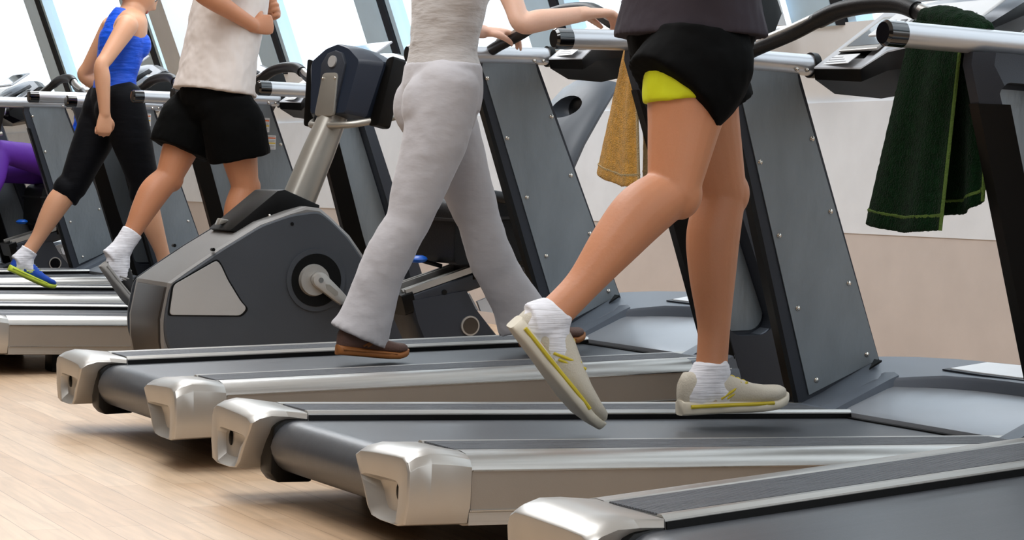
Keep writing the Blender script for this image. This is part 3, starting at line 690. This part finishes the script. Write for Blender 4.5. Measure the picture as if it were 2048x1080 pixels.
def person(k, J, sp):
    """J: joints in the frame of treadmill k; R is the side nearer the viewer"""
    X, Y, yw, inc = TM[k]
    F = V((math.cos(yw), math.sin(yw), 0)); Lf = V((-math.sin(yw), math.cos(yw), 0)); U = V((0, 0, 1))
    if sp.get('face') == -1: F = -F
    P = {a: world(k, p) for a, p in J.items()}
    off = V((P['pel'].x, P['pel'].y, world(k, (0, 0, .2)).z if 'floor' not in sp else sp['floor']))
    R = empty('person', off); tag(R, sp['label'], 'person')
    Q = {a: p-off for a, p in P.items()}
    s = sp.get('s', 1.); hw = sp.get('hip', .16)*s; ww = sp.get('wst', .145)*s; cw = sp.get('chestw', .17)*s; dp = sp.get('depth', .115)*s
    tor = [Q['pel']-U*.03, Q['waist'], Q['chest'], Q['chest'].lerp(Q['neck'], .62), Q['chest'].lerp(Q['neck'], .92)]
    trad = [(hw, dp*1.0), (ww, dp*.86), (cw, dp), (cw*.93, dp*.80), (.065*s, .062*s)]
    b = B()
    chain(b, tor, trad, Lf, n=28)
    chain(b, [tor[-1]-U*.02, Q['neck'], Q['head']-U*.05*s], [(.060*s, .060*s), (.052*s, .055*s), (.052*s, .06*s)], Lf)
    hf = V(sp.get('hf', F)) if 'hf' in sp else F
    if 'hpitch' in sp:
        a = sp['hpitch']; hf = F*math.cos(a)-U*math.sin(a); hu = U*math.cos(a)+F*math.sin(a)
    else: hu = U
    f_, l_, u_ = head_mesh(b, Q['head'], hf, hu, s*sp.get('hs', .98))
    lr = sp.get('leg', 1.)*s
    for sd in 'RL':
        sg = -1 if sd == 'R' else 1
        h, kn, an = Q['hip'+sd], Q['knee'+sd], Q['ank'+sd]
        th = (kn-h).normalized(); shn = (an-kn).normalized()
        back = (-F+shn*F.dot(shn)).normalized()
        chain(b, [h+U*.01, h.lerp(kn, .3), h.lerp(kn, .65), h.lerp(kn, .92), kn], [(.066*lr, .070*lr), (.083*lr, .088*lr), (.068*lr, .072*lr), (.055*lr, .058*lr), (.052*lr, .055*lr)], Lf)
        kf = (h-kn).normalized()+(an-kn).normalized()
        front = -kf.normalized() if kf.length > .15 else F
        ellipsoid(b, kn+front*.012*lr, AX, (.050*lr, .046*lr, .055*lr))
        chain(b, [kn, kn.lerp(an, .22)+back*.016*lr, kn.lerp(an, .45)+back*.012*lr, kn.lerp(an, .75), an], [(.050*lr, .052*lr), (.053*lr, .060*lr), (.048*lr, .052*lr), (.034*lr, .036*lr), (.031*lr, .036*lr)], Lf)
        fh, ft = Q['heel'+sd], Q['toe'+sd]; fd = (ft-fh).normalized(); fu = (an-fh); fu = (fu-fd*fu.dot(fd)).normalized()
        chain(b, [an, fh+fd*.045+fu*.05, fh.lerp(ft, .45)+fu*.045, fh.lerp(ft, .8)+fu*.032], [(.031*s, .036*s), (.030*s, .036*s), (.034*s, .028*s), (.034*s, .018*s)], Lf)
        # arms
        S0, el, wr = Q['sh'+sd], Q['el'+sd], Q['wr'+sd]; ar = sp.get('arm', 1.)*s
        chain(b, [S0-Lf*sg*.04, S0, S0.lerp(el, .4), S0.lerp(el, .8), el, el.lerp(wr, .25), el.lerp(wr, .6), wr], [(.052*ar,)*2, (.054*ar,)*2, (.046*ar,)*2, (.038*ar,)*2, (.036*ar,)*2, (.040*ar,)*2, (.033*ar,)*2, (.024*ar, .027*ar)], Lf)
        hd = sp['hand'+sd]
        tv = lambda v: F*v[0]+Lf*v[1]+U*v[2]
        hand(b, wr, tv(hd['d']), tv(hd['pn']), tv(hd['sd']), hd['curl'], s*sp.get('hands', 1.))
    if sp.get('female'):
        for sg in (-1, 1): ellipsoid(b, Q['chest']+F*dp*.56+Lf*sg*.064*s-U*.015, AX, (.05*s, .05*s, .06*s))
    body = obj('body', b, sp['skin'], R); remesh(body, .0045, 3)
    # eyes, brows, lips
    hc = Q['head']; hs = s*sp.get('hs', .98)
    for sg in (-1, 1):
        b = B(); c = hc+(f_*.076+l_*sg*.031+u_*.012)*hs; ellipsoid(b, c, AX, (.0125*hs,)*3, 16, 10); e = obj('eye', b, 'eyewhite', R)
        b = B(); ellipsoid(b, c+f_*.0085*hs-u_*.003*hs, AX, (.0062*hs,)*3, 12, 8); obj('iris', b, 'iris', e)
        b = B(); tube(b, [hc+(f_*.088+l_*sg*.014+u_*.033)*hs, hc+(f_*.089+l_*sg*.030+u_*.039)*hs, hc+(f_*.078+l_*sg*.048+u_*.033)*hs], .0035*hs, 8, 4); obj('eyebrow', b, sp['hair'], R)
        b = B(); tube(b, [hc+(f_*.086+l_*sg*.018+u_*.013)*hs, hc+(f_*.0895+l_*sg*.031+u_*.018)*hs, hc+(f_*.082+l_*sg*.045+u_*.012)*hs], .0022*hs, 6, 4); obj('eyelash', b, 'hairdark', R)
    b = B()
    for z, r in ((-.0515, .0042), (-.0615, .0052)): chain(b, [hc+(f_*.083+l_*.022+u_*-.0565)*hs, hc+(f_*.0925+u_*z)*hs, hc+(f_*.083-l_*.022+u_*-.0565)*hs], [.0015*hs, r*hs, .0015*hs], u_, n=10)
    obj('lips', b, 'lip', R)
    # hair
    b = B(); ellipsoid(b, hc-f_*.016*hs+u_*.022*hs, (f_, l_, u_), (.098*hs, .084*hs, .106*hs), 28, 18); ellipsoid(b, hc-f_*.05*hs-u_*.02*hs, (f_, l_, u_), (.058*hs, .068*hs, .07*hs), 20, 12)
    if sp.get('bun'): ellipsoid(b, hc-f_*.125*hs+u_*.03*hs, (f_, l_, u_), (.04*hs,)*3, 16, 10)
    h_ = obj('hair', b, sp['hair'], R); remesh(h_, .006, 2, .006, .02)
    # clothes
    c = sp['top']; g = c.get('ease', .012); b = B()
    if c['kind'] == 'tank':
        hem = Q['pel'].lerp(Q['waist'], c.get('hem', .3))
        chain(b, [hem, Q['waist'], Q['chest'], Q['chest'].lerp(Q['neck'], .35)-F*.010, Q['chest'].lerp(Q['neck'], .66)-F*.016, Q['chest'].lerp(Q['neck'], .84)-F*.014], [(hw+.006, dp+.004), (ww+.006, dp*.86+.006), (cw+.006, dp+.008), (cw*.80, dp*.95), (cw*.62, dp*.80), (.078*s, .070*s)], Lf, n=28, caps=False)
        if sp.get('female'):
            for sg in (-1, 1): ellipsoid(b, Q['chest']+F*dp*.62+Lf*sg*.064*s-U*.015, AX, (.056*s, .056*s, .068*s))
    else:
        hem = Q['pel'].lerp(Q['waist'], c.get('hem', .2)); hx = c.get('hemx', 0)
        chain(b, [hem, Q['waist'], Q['chest'], tor[3], Q['chest'].lerp(Q['neck'], .86)], [(hw+g*1.3+hx, dp+g*1.3+hx), (ww+g*1.6+hx*.4, dp*.9+g*1.6), (cw+g, dp+g), (cw*.95+g, dp*.82+g), (.085*s, .08*s)], Lf, n=28, caps=False)
        if sp.get('female'):
            for sg in (-1, 1): ellipsoid(b, Q['chest']+F*dp*.72+Lf*sg*.07*s-U*.02, AX, (.065*s, .063*s, .068*s))
        if c.get('sleeve', .5) > 0:
            for sd in 'RL':
                sg = -1 if sd == 'R' else 1; S0, el = Q['sh'+sd], Q['el'+sd]; q = c.get('sleeve', .5)
                chain(b, [S0-Lf*sg*.05, S0, S0.lerp(el, q*.6), S0.lerp(el, q)], [.062*s, (.066*s,)*2, (.062*s,)*2, (.064*s,)*2], Lf, caps=False)
    t_ = obj(c.get('name', 'shirt'), b, c['m'], R); remesh(t_, .007, 2, c.get('disp', .008), c.get('ds', .06))
    c = sp['bot']; b = B(); ez = c.get('ease', .008)
    wtop = Q['pel'].lerp(Q['waist'], c.get('rise', .45))
    chain(b, [wtop, Q['pel'], Q['pel']-U*.07], [(hw*.97+ez, dp*.95+ez), (hw+ez, dp+ez), (hw*.93+ez, dp*.95+ez)], Lf, n=28, caps=False)
    gl = sp.get('glute', 1.)
    ellipsoid(b, Q['pel']-U*.075*s, (F, Lf, U), (dp*1.02, hw*.75, .10*s))
    for sd in 'RL':
        sg = -1 if sd == 'R' else 1; h, kn, an = Q['hip'+sd], Q['knee'+sd], Q['ank'+sd]
        gz = .052 if c['kind'] == 'shorts' else .022
        ellipsoid(b, Q['pel'].lerp(h, .75)-F*.046*s*gl-U*gz+Lf*sg*.004, (F, Lf, U), (.086*s*gl, .084*s, (.12-gz)*s*gl))
        L_ = c['len']; base = [(.090, .094), (.088, .094), (.074, .078), (.061, .064), (.058, .062)]
        if c['kind'] == 'shorts':
            chain(b, [h+U*.01, h.lerp(kn, .10), h.lerp(kn, .22)], [(.086*lr, .092*lr), (.094*lr+.004, .100*lr+.004), (.092*lr+.008, .098*lr+.008)], Lf, n=28, caps=False)
            q = L_ if not isinstance(L_, dict) else L_[sd]
            fl = c.get('flare', .115); tl = c.get('tilt', {}).get(sd, 0)
            chain(b, [h-U*.03, h.lerp(kn, q*.45)+F*tl*.12, h.lerp(kn, q)-F*tl*.35], [(.092*s, .108*s), (fl*1.0*s, fl*1.08*s), (fl*s, fl*1.06*s)], Lf, n=28, caps=False)
        else:
            shn = (an-kn).normalized(); back = (-F+shn*F.dot(shn)).normalized()
            e_ = ez+.002
            chain(b, [h+U*.04, h.lerp(kn, .3), h.lerp(kn, .65), h.lerp(kn, .95), kn], [(x*lr+e_, y*lr+e_) for x, y in base], Lf, n=28)
            kq = L_; fl = c.get('hemr')
            end = kn.lerp(an, kq)
            if fl: rr = [(.060*lr+e_,)*2, (.060*lr+e_, .064*lr+e_), (.058*lr+e_, .064*lr+e_), (fl*.9, fl), (fl, fl*1.18)]
            else:
                r_ = lambda t: (.050+(.031-.050)*max(0, (t-.3)/.7))*lr+e_+.002
                rr = [(.055*lr+e_,)*2, (.056*lr+e_, .063*lr+e_), (.054*lr+e_, .060*lr+e_), (r_(kq*.8), r_(kq*.8)*1.08), (r_(kq), r_(kq)*1.06)]
            chain(b, [kn, kn.lerp(end, .3)+back*.015*lr, kn.lerp(end, .55)+back*.012*lr, kn.lerp(end, .82), end], rr, Lf, n=28, caps=False)
    bo = obj(c.get('name', 'trousers'), b, c['m'], R); remesh(bo, .007, 7, c.get('disp', .006), c.get('ds', .07))
    if 'lining' in sp:
        b = B(); sd, q = sp['lining']; h, kn = Q['hip'+sd], Q['knee'+sd]
        chain(b, [h.lerp(kn, .15), h.lerp(kn, q*.7)-F*.006, h.lerp(kn, q)+F*.004], [(.085*s, .090*s), (.096*s, .100*s), (.098*s, .104*s)], Lf, n=28, caps=False)
        o = obj('shorts_lining', b, 'lime', bo); remesh(o, .007, 2, .006, .05); o['label'] = 'lime yellow inner lining of the shorts'
    for sd in 'RL':
        if sp.get('socks'):
            an, kn = Q['ank'+sd], Q['knee'+sd]; b = B(); fh = Q['heel'+sd]
            chain(b, [an.lerp(kn, sp['socks']), an.lerp(kn, sp['socks']*.4), an, fh.lerp(an, .5)], [(.040*s, .043*s), (.038*s, .042*s), (.040*s, .045*s), (.038*s, .045*s)], Lf, caps=False)
            ft_ = Q['toe'+sd]; fu_ = an-fh
            fd_ = (ft_-fh).normalized(); fu_ = fu_-fd_*fu_.dot(fd_); fu_.normalize()
            chain(b, [an, fh+fd_*.04+fu_*.050, fh+fd_*.05+fu_*.035], [(.036*s, .042*s), (.037*s, .044*s), (.030*s, .030*s)], Lf)
            chain(b, [an, fh.lerp(ft_, .30)+fu_*.056, fh.lerp(ft_, .5)+fu_*.044], [(.036*s, .042*s), (.040*s, .036*s), (.036*s, .026*s)], Lf)
            o = obj('sock', b, 'sock', R); remesh(o, .005, 2, .004, .02)
        fh, ft = P['heel'+sd], P['toe'+sd]; fu = P['ank'+sd]-fh
        shoe(R, off, fh, ft, fu, *sp['shoe'], s=s*sp.get('shs', 1.))
    return R, Q, F, Lf

# runner
J = {'hipR': (.895, -.10, 1.12), 'kneeR': (.835, -.12, .765), 'ankR': (.545, -.10, .470), 'heelR': (.452, -.09, .440), 'toeR': (.668, -.075, .213),
     'hipL': (.975, .10, 1.13), 'kneeL': (1.105, .10, .765), 'ankL': (1.090, .09, .335), 'heelL': (1.015, .09, .232), 'toeL': (1.300, .09, .248),
     'pel': (.935, 0, 1.15), 'waist': (.935, 0, 1.275), 'chest': (.975, 0, 1.50), 'neck': (1.03, 0, 1.745), 'head': (1.065, 0, 1.87),
     'shR': (.985, -.205, 1.645), 'elR': (.72, -.31, 1.41), 'wrR': (.84, -.25, 1.50+.08), 'shL': (1.02, .205, 1.655), 'elL': (1.05, .30, 1.37), 'wrL': (1.27, .20, 1.46)}
J['wrR'] = (.86, -.33, 1.62-.12); J['elR'] = (.66, -.33, 1.36)
person('B', J, dict(label='runner in black shorts with lime lining and a dark grey shirt', s=1.06, hip=.150, wst=.142, chestw=.165, depth=.125, leg=1.06, skin='skint', hair='hairdark', glute=.95, hf=None and 0 or (math.cos(.4716), math.sin(.4716), 0),
    handR=dict(d=(.9, .1, .35), pn=(0, 1, -.1), sd=(-.2, 0, 1), curl=1.25), handL=dict(d=(.9, -.1, .3), pn=(0, -1, 0), sd=(-.2, 0, 1), curl=1.25),
    top=dict(kind='tee', m='charcoal', hem=-.20, hemx=.024, ease=.014, sleeve=.45, name='shirt'), bot=dict(kind='shorts', m='blackfab', len={'R': .40, 'L': .47}, tilt={'R': .12, 'L': -.03}, flare=.114, rise=.5, name='shorts', ease=.012, disp=.010),
    lining=('R', .42), socks=.05, shoe=('shoewhite', 'solecream', 'shoeyellow'), shs=1.06))
# woman in grey
J = {'hipR': (.985, -.085, .955), 'kneeR': (.865, -.07, .610), 'ankR': (.735, -.02, .295), 'heelR': (.667, -.02, .232), 'toeR': (.875, -.02, .208),
     'hipL': (1.03, .085, .955), 'kneeL': (1.160, .07, .610), 'ankL': (1.305, .06, .305), 'heelL': (1.300, .06, .224), 'toeL': (1.505, .06, .228),
     'pel': (1.01, 0, 1.005), 'waist': (1.015, 0, 1.13), 'chest': (1.045, 0, 1.33), 'neck': (1.10, 0, 1.545), 'head': (1.14, 0, 1.665),
     'shR': (1.06, -.165, 1.455), 'elR': (1.105, -.33, 1.175), 'wrR': (1.29, -.365, 1.205), 'shL': (1.10, .165, 1.465), 'elL': (1.13, .30, 1.20), 'wrL': (1.325, .375, 1.192)}
person('C', J, dict(label='woman in light grey vest and flared grey trousers holding the treadmill handlebar', s=.94, female=1, hip=.150, wst=.118, chestw=.148, depth=.112, leg=.98, arm=.86, skin='skinw', hair='hairblond', bun=1, glute=1.12, hands=.98,
    handR=dict(d=(1, .05, .08), pn=(0, 0, -1), sd=(0, 1, 0), curl=.62), handL=dict(d=(1, -.12, .0), pn=(0, 0, -1), sd=(0, -1, 0), curl=.5),
    top=dict(kind='tank', m='greyfab', hem=.35, disp=.007, ds=.05, name='vest'), bot=dict(kind='long', m='greypant', len=1.04, hemr=.078, rise=.55, name='trousers', ease=.008, disp=.007, ds=.06),
    shoe=('shoebrown', 'soleorange', 'soleorange'), shs=.98))
# man in white shirt
J = {'hipL': (1.10, .10, 1.09), 'kneeL': (.975, .10, .765), 'ankL': (.77, .09, .455), 'heelL': (.69, .09, .385), 'toeL': (.835, .09, .205),
     'hipR': (1.15, -.10, 1.09), 'kneeR': (1.235, -.10, .735), 'ankR': (1.20, -.10, .31), 'heelR': (1.13, -.10, .208), 'toeR': (1.41, -.10, .208),
     'pel': (1.13, 0, 1.135), 'waist': (1.145, 0, 1.27), 'chest': (1.185, 0, 1.50), 'neck': (1.24, 0, 1.74), 'head': (1.27, 0, 1.865),
     'shR': (1.16, -.20, 1.655), 'elR': (.965, -.29, 1.485), 'wrR': (1.215, -.19, 1.39), 'shL': (1.22, .20, 1.665), 'elL': (1.18, .28, 1.43), 'wrL': (1.345, .08, 1.455)}
J['elR'] = (.95, -.29, 1.50)
_, Qm, Fm, Lm = person('D', J, dict(label='man in white t-shirt and black shorts walking with both hands held at his chest', s=1.04, hip=.152, wst=.150, chestw=.168, depth=.125, leg=1.0, skin='skint', hair='hairbrown', glute=.95,
    handR=dict(d=(.95, .25, .12), pn=(-.1, 1, 0), sd=(0, 0, 1), curl=1.1), handL=dict(d=(.6, -.7, .3), pn=(-.7, -.6, 0), sd=(0, 0, 1), curl=1.2),
    top=dict(kind='tee', m='whitefab', hem=-.12, hemx=.014, ease=.020, sleeve=.6, name='t_shirt', disp=.014, ds=.08), bot=dict(kind='shorts', m='blackfab', len={'R': .68, 'L': .66}, flare=.118, rise=.55, name='shorts', ease=.014, disp=.010),
    socks=.26, shoe=('shoeblack', 'solegrey', 'solegrey'), shs=1.04))
# woman in blue
J = {'hipL': (1.19, .085, 1.08), 'kneeL': (1.035, .09, .705), 'ankL': (.825, .12, .375), 'heelL': (.745, .12, .300), 'toeL': (.955, .12, .208),
     'hipR': (1.215, -.085, 1.08), 'kneeR': (1.335, -.09, .705), 'ankR': (1.45, -.09, .315), 'heelR': (1.40, -.09, .212), 'toeR': (1.64, -.09, .212),
     'pel': (1.20, 0, 1.125), 'waist': (1.205, 0, 1.235), 'chest': (1.235, 0, 1.40), 'neck': (1.285, 0, 1.565), 'head': (1.312, 0, 1.640),
     'shR': (1.20, -.165, 1.465), 'elR': (1.055, -.24, 1.268), 'wrR': (1.075, -.245, 1.045), 'shL': (1.23, .165, 1.475), 'elL': (1.135, .27, 1.245), 'wrL': (1.345, .21, 1.105)}
person('E', J, dict(label='woman in royal blue tank top and dark capri leggings looking down as she walks', s=.96, female=1, hip=.145, wst=.115, chestw=.145, depth=.108, leg=1.02, arm=.98, skin='skin', hair='hairblond', bun=1, hpitch=.62, glute=1.0,
    handR=dict(d=(-.05, 0, -1), pn=(0, 1, 0), sd=(1, 0, 0), curl=1.15), handL=dict(d=(.45, 0, -.85), pn=(0, -1, 0), sd=(1, 0, .2), curl=.5),
    top=dict(kind='tank', m='bluetop', hem=.1, disp=.005, ds=.03, name='tank_top'), bot=dict(kind='long', m='navy', len=.16, rise=.45, name='capri_leggings', ease=.006, disp=.004),
    socks=.08, shoe=('shoeblue', 'shoelime', 'shoelime'), shs=.98))
# rider in purple on the far bike
TM['P'] = (bike2.location.x, bike2.location.y, bike2.rotation_euler.z, 0.)
J = {'hipR': (1.82, -.09, .80), 'kneeR': (1.38, -.12, .88), 'ankR': (1.22, -.29, .50), 'heelR': (1.26, -.29, .43), 'toeR': (1.05, -.29, .46),
     'hipL': (1.82, .09, .80), 'kneeL': (1.42, .12, .76), 'ankL': (1.12, .29, .55), 'heelL': (1.13, .29, .47), 'toeL': (.93, .29, .52),
     'pel': (1.84, 0, .83), 'waist': (1.90, 0, .94), 'chest': (1.97, 0, 1.10), 'neck': (2.01, 0, 1.24), 'head': (2.00, 0, 1.31),
     'shR': (1.98, .165, 1.18), 'elR': (1.90, .27, .97), 'wrR': (1.70, .27, .88), 'shL': (1.98, -.165, 1.18), 'elL': (1.90, -.27, .97), 'wrL': (1.70, -.27, .88)}
for a in ('hip', 'knee', 'ank', 'heel', 'toe'): pass
person('P', J, dict(label='rider in purple leggings reclining on the far bike, mostly hidden at the left edge', s=.92, female=1, face=-1, hip=.145, wst=.12, chestw=.145, depth=.108, leg=1.0, arm=.9, skin='skinw', hair='hairbrown', floor=0.,
    handR=dict(d=(.9, 0, -.3), pn=(0, 0, -1), sd=(0, -1, 0), curl=.8), handL=dict(d=(.9, 0, -.3), pn=(0, 0, -1), sd=(0, 1, 0), curl=.8),
    top=dict(kind='tank', m='bluetop', hem=.2, name='vest'), bot=dict(kind='long', m='purple', len=.95, rise=.4, name='leggings', ease=.006, disp=.004),
    shoe=('shoewhite', 'solecream', 'solegrey'), shs=.95))

# ------------------------------------------------------------------ the room
b = B(); box(b, -14, 14, -6, 30, -.05, 0); tag(obj('floor', b, 'floor', smooth=False), kind='structure')
p1 = V((1.7391, 8.6604, 0)); wd = V((-.46570181, .88494171, 0)); wn = V((.88494171, .46570181, 0)); LEAN = .37
def wp(s, z, off=0): return p1+wd*s+wn*off+V((0, 0, z))
def lean(z, z0=1.12): return -(z-z0)*LEAN
def wprism(bm, s0, s1, prof):
    """profile of (offset, z) swept along the window wall"""
    rings(bm, [[wp(s, z, o) for o, z in prof] for s in (s0, s1)])
S0, S1 = -9, 22
b = B(); wprism(b, S0, S1, [(0, .58), (.3, .58), (.3, 1.12), (0, 1.12)]); tag(obj('wall_right', b, 'wall', smooth=False), kind='structure')
b = B(); wprism(b, S0, S1, [(.004, 0), (.3, 0), (.3, .58), (.004, .58)]); tag(obj('wall_right_lower', b, 'beige', smooth=False), kind='structure')
b = B(); wprism(b, S0, S1, [(.02, 1.12), (.35, 1.12), (.30, 1.44), (.02+lean(1.44)+.03, 1.44)]); tag(obj('trim_1', b, 'sill', smooth=False), kind='structure')  # band above the ledge, whiter than the wall below
# leaning window frames
n_w = 0
for s in (-5.6, -2.4, .93, 3.24, 5.22, 6.95, 9.35, 11.75, 14.6, 17.5, 20.4):
    n_w += 1
    w = .30
    o0 = .03
    b = B(); rings(b, [[wp(s+ds, z, lean(z)+o0+do) for ds, do in ((-w/2, 0), (w/2, 0), (w/2, .16), (-w/2, .16))] for z in (1.43, 4.2)])
    f = tag(obj('trim_%d' % (n_w+1), b, 'mullion', smooth=False), kind='structure')
    b = B(); rings(b, [[wp(s+ds, z, lean(z)+o0+do) for ds, do in ((-w/2-.045, .02), (-w/2-.005, .0), (-w/2-.005, .14), (-w/2-.045, .14))] for z in (1.43, 4.2)]); obj('gasket', b, 'gasket', f, smooth=False)
    b = B(); rings(b, [[wp(s+ds, z, lean(z)+o0+do) for ds, do in ((-w/2-.11, .03), (-w/2-.055, .03), (-w/2-.055, .12), (-w/2-.11, .12))] for z in (1.43, 4.2)]); obj('inner_frame', b, 'mullion', f, smooth=False)
ss = (-5.6, -2.4, .93, 3.24, 5.22, 6.95, 9.35, 11.75, 14.6, 17.5, 20.4)
for i, (a, c) in enumerate(zip(ss, ss[1:])):
    b = B(); rings(b, [[wp(s, z, lean(z)+.11+q) for s, q in ((a+.15, 0), (c-.20, 0), (c-.20, .01), (a+.15, .01))] for z in (1.43, 4.2)])
    tag(obj('window_%d' % (i+1), b, 'glass', smooth=False), kind='structure')
# curved white ribs in front of the glass
for i, (s, z0) in enumerate(((8.25, 1.44), (1.22, 1.44), (15.8, 1.44))):
    b = B(); rows = []
    for j in range(15):
        z = z0+(4.1-z0)*j/14; cu = -.0*(z-z0)+.30*((z-z0)/1.2)**2*.35
        rows.append([wp(s+ds+cu*.6, z, lean(z)-.02+do) for ds, do in ((-.17, 0), (.17, 0), (.17, -.14), (-.17, -.14))])
    rings(b, rows); tag(obj('trim_%d' % (20+i), b, 'ribwhite', smooth=False), kind='structure')
# ceiling; unseen dark walls added behind the viewer to cut ambient light
b = B(); rings(b, [[V((-14, -6, z)), V((3, -6, z)), p1-wd*9-wn*1.1+V((0, 0, z)), p1+wd*22-wn*1.1+V((0, 0, z)), V((-14, 27.5, z))] for z in (4.2, 4.3)]); tag(obj('ceiling', b, 'ceil', smooth=False), kind='structure')

b = B(); box(b, -14, 3, -6.1, -6, 0, 4.2); tag(obj('shade_wall_back', b, 'shadewall', smooth=False), kind='structure')
b = B(); box(b, -14.1, -14, -6, 27.5, 0, 4.2); tag(obj('shade_wall_left', b, 'shadewall', smooth=False), kind='structure')
# ------------------------------------------------------------------ light
w = bpy.data.worlds.new('sky'); S.world = w; w.use_nodes = True
bg = w.node_tree.nodes['Background']; bg.inputs[0].default_value = (.90, .955, 1, 1); bg.inputs[1].default_value = 2.0
def area(name, loc, target, size, sy, power, col=(1, 1, 1)):
    l = bpy.data.lights.new(name, 'AREA'); l.shape = 'RECTANGLE'; l.size = size; l.size_y = sy; l.energy = power; l.color = col
    o = bpy.data.objects.new(name, l); COL.objects.link(o); o.location = loc
    o.rotation_euler = (V(target)-V(loc)).to_track_quat('-Z', 'Y').to_euler(); return o
for i, y in enumerate((1.5, 6, 10.5, 15)):
    area('ceiling_light', (-1.2-.35*i, y, 4.15), (-1.2-.35*i, y, 0), 1.8, 3.0, 130, (.96, .98, 1))
S.view_settings.view_transform = 'Standard'; S.view_settings.look = 'None'; S.view_settings.gamma = 1; S.view_settings.exposure = 0
S.view_settings.use_curve_mapping = False

# ------------------------------------------------------------------ camera
cam = bpy.data.cameras.new('camera'); co = bpy.data.objects.new('camera', cam); COL.objects.link(co)
p, r = .0375147, .0214032
R0 = V((1, 0, 0)); U0 = V((0, math.sin(p), math.cos(p))); Fw = V((0, math.cos(p), -math.sin(p)))
cr = R0*math.cos(r)+U0*math.sin(r); cu = -R0*math.sin(r)+U0*math.cos(r)
co.matrix_world = Matrix(((cr.x, cu.x, -Fw.x, 0), (cr.y, cu.y, -Fw.y, 0), (cr.z, cu.z, -Fw.z, .749167), (0, 0, 0, 1)))
cam.sensor_width = 36; cam.sensor_fit = 'HORIZONTAL'; cam.lens = 4535.97747/2048*36; cam.clip_start = .05
S.camera = co
